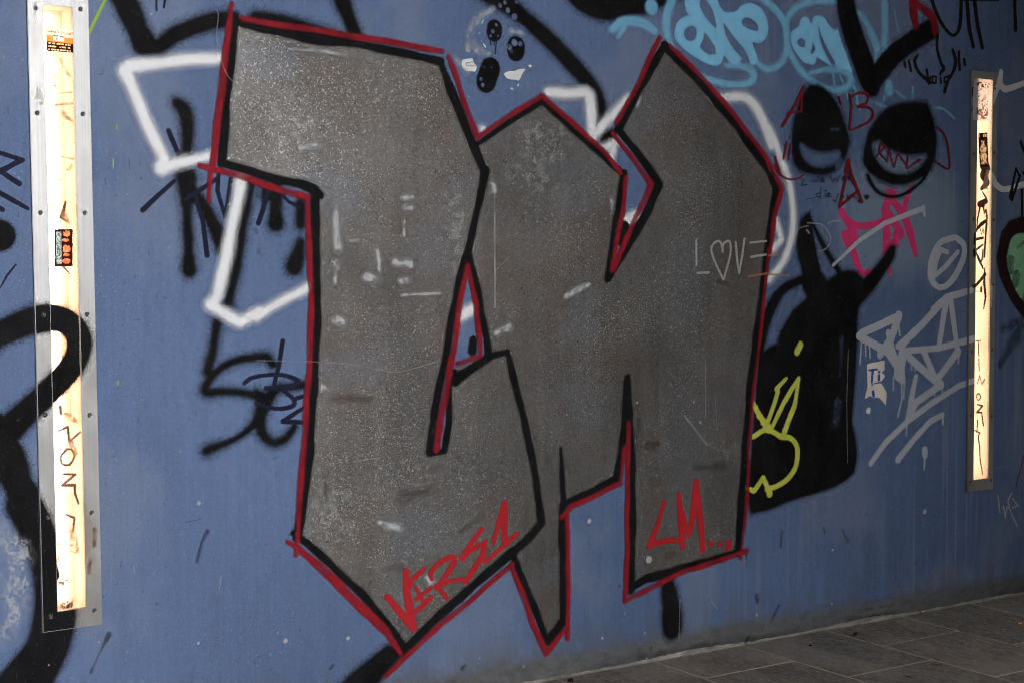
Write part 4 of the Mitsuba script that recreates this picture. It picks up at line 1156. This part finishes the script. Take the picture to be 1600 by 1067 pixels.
# ---------------------------------------------------------------- stickers on the lamps (paper that lets the lamp's light through)
def thin_paper(name, fn, trans=0.9):
    scene[name] = {'type': 'principledthin', 'base_color': proc(fn), 'roughness': 0.6, 'diff_trans': trans, 'spec_trans': 0.0, 'eta': 1.3}
def poster_fn(p, n, uv):
    """Gig poster: pale sky, orange band with a light blue box, three lines of print on black."""
    u, v = uv.x, uv.y
    g = noise(u * 40.0, v * 30.0, 1.0)
    c = mix(mi.Color3f(0.98, 0.93, 0.84), mi.Color3f(0.80, 0.30, 0.08), smoothstep(0.72, 0.60, v))
    crowd = smoothstep(0.90, 0.86, v + 0.10 * (noise(u * 14.0, 3.0, 2.0) - 0.5)) * smoothstep(0.74, 0.80, v)
    c = mix(c, mi.Color3f(0.62, 0.14, 0.10), crowd * smoothstep(0.35, 0.6, g))
    blue = smoothstep(0.24, 0.26, u) * smoothstep(0.66, 0.64, u) * smoothstep(0.44, 0.46, v) * smoothstep(0.72, 0.70, v)
    c = mix(c, mi.Color3f(0.45, 0.70, 0.80), blue)
    ink = blue * smoothstep(0.49, 0.51, v) * smoothstep(0.585, 0.565, v) * smoothstep(0.52, 0.58, noise(u * 24.0, 1.0, 5.0))
    ink2 = blue * smoothstep(0.62, 0.63, v) * smoothstep(0.68, 0.67, v) * smoothstep(0.45, 0.5, noise(u * 46.0, 1.0, 6.0))
    c = mix(c, mi.Color3f(0.10, 0.16, 0.22), dr.clip(ink + ink2, 0, 1))
    blk = smoothstep(0.40, 0.385, v)
    c = mix(c, mi.Color3f(0.012, 0.008, 0.006), blk)
    row = v / 0.385 * 3.0
    fr = row - dr.floor(row)
    txt = blk * smoothstep(0.28, 0.34, fr) * smoothstep(0.80, 0.74, fr) * smoothstep(0.30, 0.36, noise(u * 34.0, dr.floor(row), 7.0)) * smoothstep(0.04, 0.06, u) * smoothstep(0.90, 0.88, u)
    return mix(c, mi.Color3f(0.80, 0.62, 0.44), txt)
def faces_fn(p, n, uv):
    """Dark flyer: a light blue text band along its left edge and a column of warm rounded shapes."""
    u, v = uv.x, uv.y
    c = mi.Color3f(0.028, 0.010, 0.010)
    band = smoothstep(0.06, 0.10, u) * smoothstep(0.40, 0.36, u) * smoothstep(0.05, 0.08, v) * smoothstep(0.95, 0.92, v)
    tx = smoothstep(0.36, 0.60, noise(u * 26.0, v * 34.0, 3.0))
    c = mix(c, mix(mi.Color3f(0.10, 0.16, 0.20), mi.Color3f(0.42, 0.60, 0.66), tx), band)
    for (a, b, ra, rb, k) in ((0.68, 0.87, 0.22, 0.10, 0.5), (0.60, 0.71, 0.20, 0.05, 0.3), (0.66, 0.48, 0.26, 0.115, 0.15), (0.62, 0.31, 0.20, 0.05, 0.3), (0.66, 0.14, 0.22, 0.09, 0.45)):
        d = dr.sqrt(dr.square((u - a) / ra) + dr.square((v - b) / rb))
        d = d + 0.5 * (noise(u * 18.0, v * 26.0, 9.0) - 0.5)
        q = mix(mi.Color3f(0.62, 0.16, 0.07), mi.Color3f(0.70, 0.36, 0.20), smoothstep(0.35, 0.65, noise(u * 15.0 + k, v * 20.0, 4.0)))
        c = mix(c, q, smoothstep(1.0, 0.8, d))
    return c
def white_sheet_fn(p, n, uv):
    """White paper with a scratchy ink drawing."""
    u, v = uv.x, uv.y
    c = mi.Color3f(0.78, 0.80, 0.84) * (0.9 + 0.2 * noise(u * 9.0, v * 20.0, 1.0))
    inn = smoothstep(0.16, 0.20, u) * smoothstep(0.84, 0.80, u)
    line = smoothstep(0.030, 0.012, dr.abs(fbm(u * 7.0, v * 16.0, 3.0, octaves=3) - 0.5))
    head = smoothstep(0.78, 0.82, v) * smoothstep(0.95, 0.92, v)
    legs = smoothstep(0.02, 0.06, v) * smoothstep(0.34, 0.26, v)
    stem = smoothstep(0.12, 0.06, dr.abs(u - 0.55)) * smoothstep(0.28, 0.32, v) * smoothstep(0.62, 0.5, v)
    blot = smoothstep(0.42, 0.52, noise(u * 16.0, v * 34.0, 5.0))
    dens = dr.clip(head * blot * 1.0 + legs * 0.85 * blot + 0.6 * stem * blot + 0.9 * line * smoothstep(0.05, 0.2, v) * smoothstep(0.95, 0.8, v), 0, 1) * inn
    red = smoothstep(0.55, 0.7, noise(u * 13.0, v * 19.0, 8.0))
    return mix(c, mix(mi.Color3f(0.02, 0.018, 0.016), mi.Color3f(0.45, 0.05, 0.03), 0.6 * red), dens)
def dark_flyer_fn(p, n, uv):
    """Small dark flyer with a pale figure under a bar of pale print."""
    u, v = uv.x, uv.y
    c = mi.Color3f(0.014, 0.010, 0.009)
    bar = smoothstep(0.87, 0.88, v) * smoothstep(0.97, 0.96, v) * smoothstep(0.06, 0.1, u) * smoothstep(0.94, 0.9, u) * smoothstep(0.40, 0.5, noise(u * 12.0, 2.0, 1.0))
    c = mix(c, mi.Color3f(0.62, 0.52, 0.40), bar)
    w = 0.22 + 0.16 * smoothstep(0.75, 0.5, v) + 0.06 * dr.sin(v * 26.0)
    body = smoothstep(w, w - 0.10, dr.abs(u - 0.5)) * smoothstep(0.05, 0.10, v) * smoothstep(0.80, 0.74, v)
    det = smoothstep(0.30, 0.62, fbm(u * 9.0, v * 17.0, 3.0, octaves=3))
    c = mix(c, mi.Color3f(0.64, 0.50, 0.36) * (0.25 + 0.9 * det), body)
    return mix(c, mi.Color3f(0.5, 0.42, 0.3), smoothstep(0.045, 0.05, v) * smoothstep(0.075, 0.07, v) * smoothstep(0.45, 0.55, noise(u * 16.0, 4.0, 5.0)))
def tan_scrap_fn(p, n, uv):
    return mi.Color3f(0.66, 0.50, 0.36) * (0.75 + 0.5 * fbm(uv.x * 6.0, uv.y * 8.0, 1.0))
for nm, fn in (('paper_poster', poster_fn), ('paper_faces', faces_fn), ('paper_white_sheet', white_sheet_fn), ('paper_dark_flyer', dark_flyer_fn), ('paper_tan', tan_scrap_fn)):
    thin_paper(nm, fn, {'paper_poster': 1.5, 'paper_white_sheet': 1.25}.get(nm, 0.8))

def sticker(pts, y, bsdf, label, sub=14):
    """A sheet of paper whose corners (x, z) run from lower left anticlockwise, with slightly uneven edges and lifted corners."""
    a, b, c, d = [np.array(p, float) for p in pts]
    V, UV, F = [], [], []
    for j in range(sub + 1):
        for i in range(sub + 1):
            u, v = i / sub, j / sub
            q = (1 - v) * ((1 - u) * a + u * b) + v * ((1 - u) * d + u * c)
            edge = min(u, 1 - u, v, 1 - v)
            lift = 0.0016 * max(0.0, 1 - 6 * math.hypot(min(u, 1 - u), min(v, 1 - v))) + 0.0002 * math.sin(9 * u + 7 * v)
            if edge == 0:
                q = q + 0.0006 * rng.standard_normal(2)
            V.append((q[0], y - lift, q[1])); UV.append((u, v))
    for j in range(sub):
        for i in range(sub):
            k = j * (sub + 1) + i
            F += [(k, k + 1, k + sub + 2), (k, k + sub + 2, k + sub + 1)]
    key = put('sticker', trimesh.Trimesh(V, F, process=False), bsdf, smooth=True, uv=np.array(UV))
    tag(key, label, 'sticker', 'paper stickers on the lamps')
L0, L1 = LAMPS
sticker([(-2.2175, 2.1929), (-2.1364, 2.1919), (-2.1355, 2.258), (-2.2183, 2.2661)], -0.0075, 'paper_poster', 'orange and black event poster at the top of the left lamp')
sticker([(-2.2088, 1.5517), (-2.1545, 1.5518), (-2.1523, 1.6633), (-2.2077, 1.6632)], -0.0075, 'paper_faces', 'small dark flyer with warm round shapes and a blue text band on the left lamp')
sticker([(1.9108, 2.1507), (2.0336, 2.1459), (2.0435, 2.3301), (1.9158, 2.3338)], -0.0150, 'paper_white_sheet', 'white paper with a scratchy drawing taped over the top of the right lamp')
sticker([(1.9687, 1.9434), (2.0303, 1.9502), (2.0163, 2.0987), (1.9565, 2.0934)], -0.0085, 'paper_dark_flyer', 'small black flyer with a pale figure on the right lamp')
sticker([(1.9842, 1.8486), (2.025, 1.8438), (2.0374, 1.93), (2.0194, 1.935)], -0.0070, 'paper_tan', 'torn tan paper scrap on the right lamp below the black flyer')


# ---------------------------------------------------------------- small things on the pavement
def butt(x, y, rz, label):
    key = numbered('cigarette_butt')
    tag(key, label, 'cigarette butt', 'cigarette butts on the pavement')
    M = T().translate([x, y, floor_z(x) + 0.0042]).rotate([0, 0, 1], rz)
    a = trimesh.creation.cylinder(radius=0.0040, height=0.022, sections=14); a.apply_transform(trimesh.transformations.rotation_matrix(math.pi / 2, (0, 1, 0)))
    w = np.array(a.vertices); w[:, 2] *= 0.9 + 0.15 * np.sin(w[:, 0] * 400); a.vertices = w
    b = trimesh.creation.cylinder(radius=0.0038, height=0.009, sections=14); b.apply_transform(trimesh.transformations.rotation_matrix(math.pi / 2, (0, 1, 0))); b.apply_translation((-0.0154, 0.0006, 0))
    put(key + '__filter', a, 'butt_orange', smooth=40, to_world=M)
    put(key + '__paper_end', b, 'butt_paper', smooth=40, to_world=M)
def butt_fn(p, n, uv):
    return mi.Color3f(0.85, 0.33, 0.06) * (0.8 + 0.6 * noise(p.x * 500.0, p.y * 500.0, p.z * 500.0))
scene['butt_orange'] = {'type': 'diffuse', 'reflectance': proc(butt_fn)}
def burnt_fn(p, n, uv):
    return mix(mi.Color3f(0.55, 0.53, 0.5), mi.Color3f(0.05, 0.05, 0.05), smoothstep(0.4, 0.6, noise(p.x * 300.0, p.y * 300.0, 1.0)))
scene['butt_paper'] = {'type': 'diffuse', 'reflectance': proc(burnt_fn)}
butt(1.6204, -0.0117, 12, 'orange cigarette butt lying against the foot of the wall')
butt(1.7976, -0.3897, -10, 'orange cigarette butt on the slabs at the right edge')
def pebble(x, y, r, seed, label):
    m = trimesh.creation.icosphere(subdivisions=2, radius=r)
    v = np.array(m.vertices)
    v *= (0.75 + 0.5 * np.array([math.sin(9 / r * 0.004 * (a + 2 * b + seed)) * 0.5 + 0.5 for a, b, c in v * 300]))[:, None]
    v[:, 2] *= 0.6
    m.vertices = v
    m.apply_translation((x, y, floor_z(x) + 0.45 * r))
    k = put('pebble', m, 'pebble_stone', smooth=50); tag(k, label, 'pebble')
scene['pebble_stone'] = {'type': 'diffuse', 'reflectance': rgb(0.022, 0.021, 0.019)}
pebble(-0.3445, -0.0621, 0.011, 1, 'dark pebble on the pavement near the bottom edge below the pointed letter')
pebble(0.7767, -0.1680, 0.005, 4, 'tiny dark grit crumb on the slabs under the second letter')
def leaf(x, y, rz, label):
    """A curled scrap of dry leaf."""
    V, F = [], []
    for i in range(9):
        t = i / 8
        w = 0.009 * math.sin(math.pi * (0.08 + 0.84 * t)) * (1 + 0.25 * math.sin(t * 17))
        for s_ in (-1, 0, 1):
            V.append(((t - 0.5) * 0.034, s_ * w, 0.002 + 0.006 * (s_ ** 2) * (0.4 + 0.6 * t) + 0.004 * t * t))
        if i:
            a, b = 3 * (i - 1), 3 * i
            for q in (0, 1):
                F += [(a + q, b + q, b + q + 1), (a + q, b + q + 1, a + q + 1)]
    k = put('dry_leaf', trimesh.Trimesh(V, F, process=False), 'leaf_brown', smooth=True, to_world=T().translate([x, y, floor_z(x) + 0.001]).rotate([0, 0, 1], rz))
    tag(k, label, 'leaf')
scene['leaf_brown'] = {'type': 'twosided', 'bsdf': {'type': 'diffuse', 'reflectance': rgb(0.085, 0.035, 0.014)}}
leaf(1.0585, -0.1442, 25, 'brown scrap of dry leaf on the slabs right of the second letter')
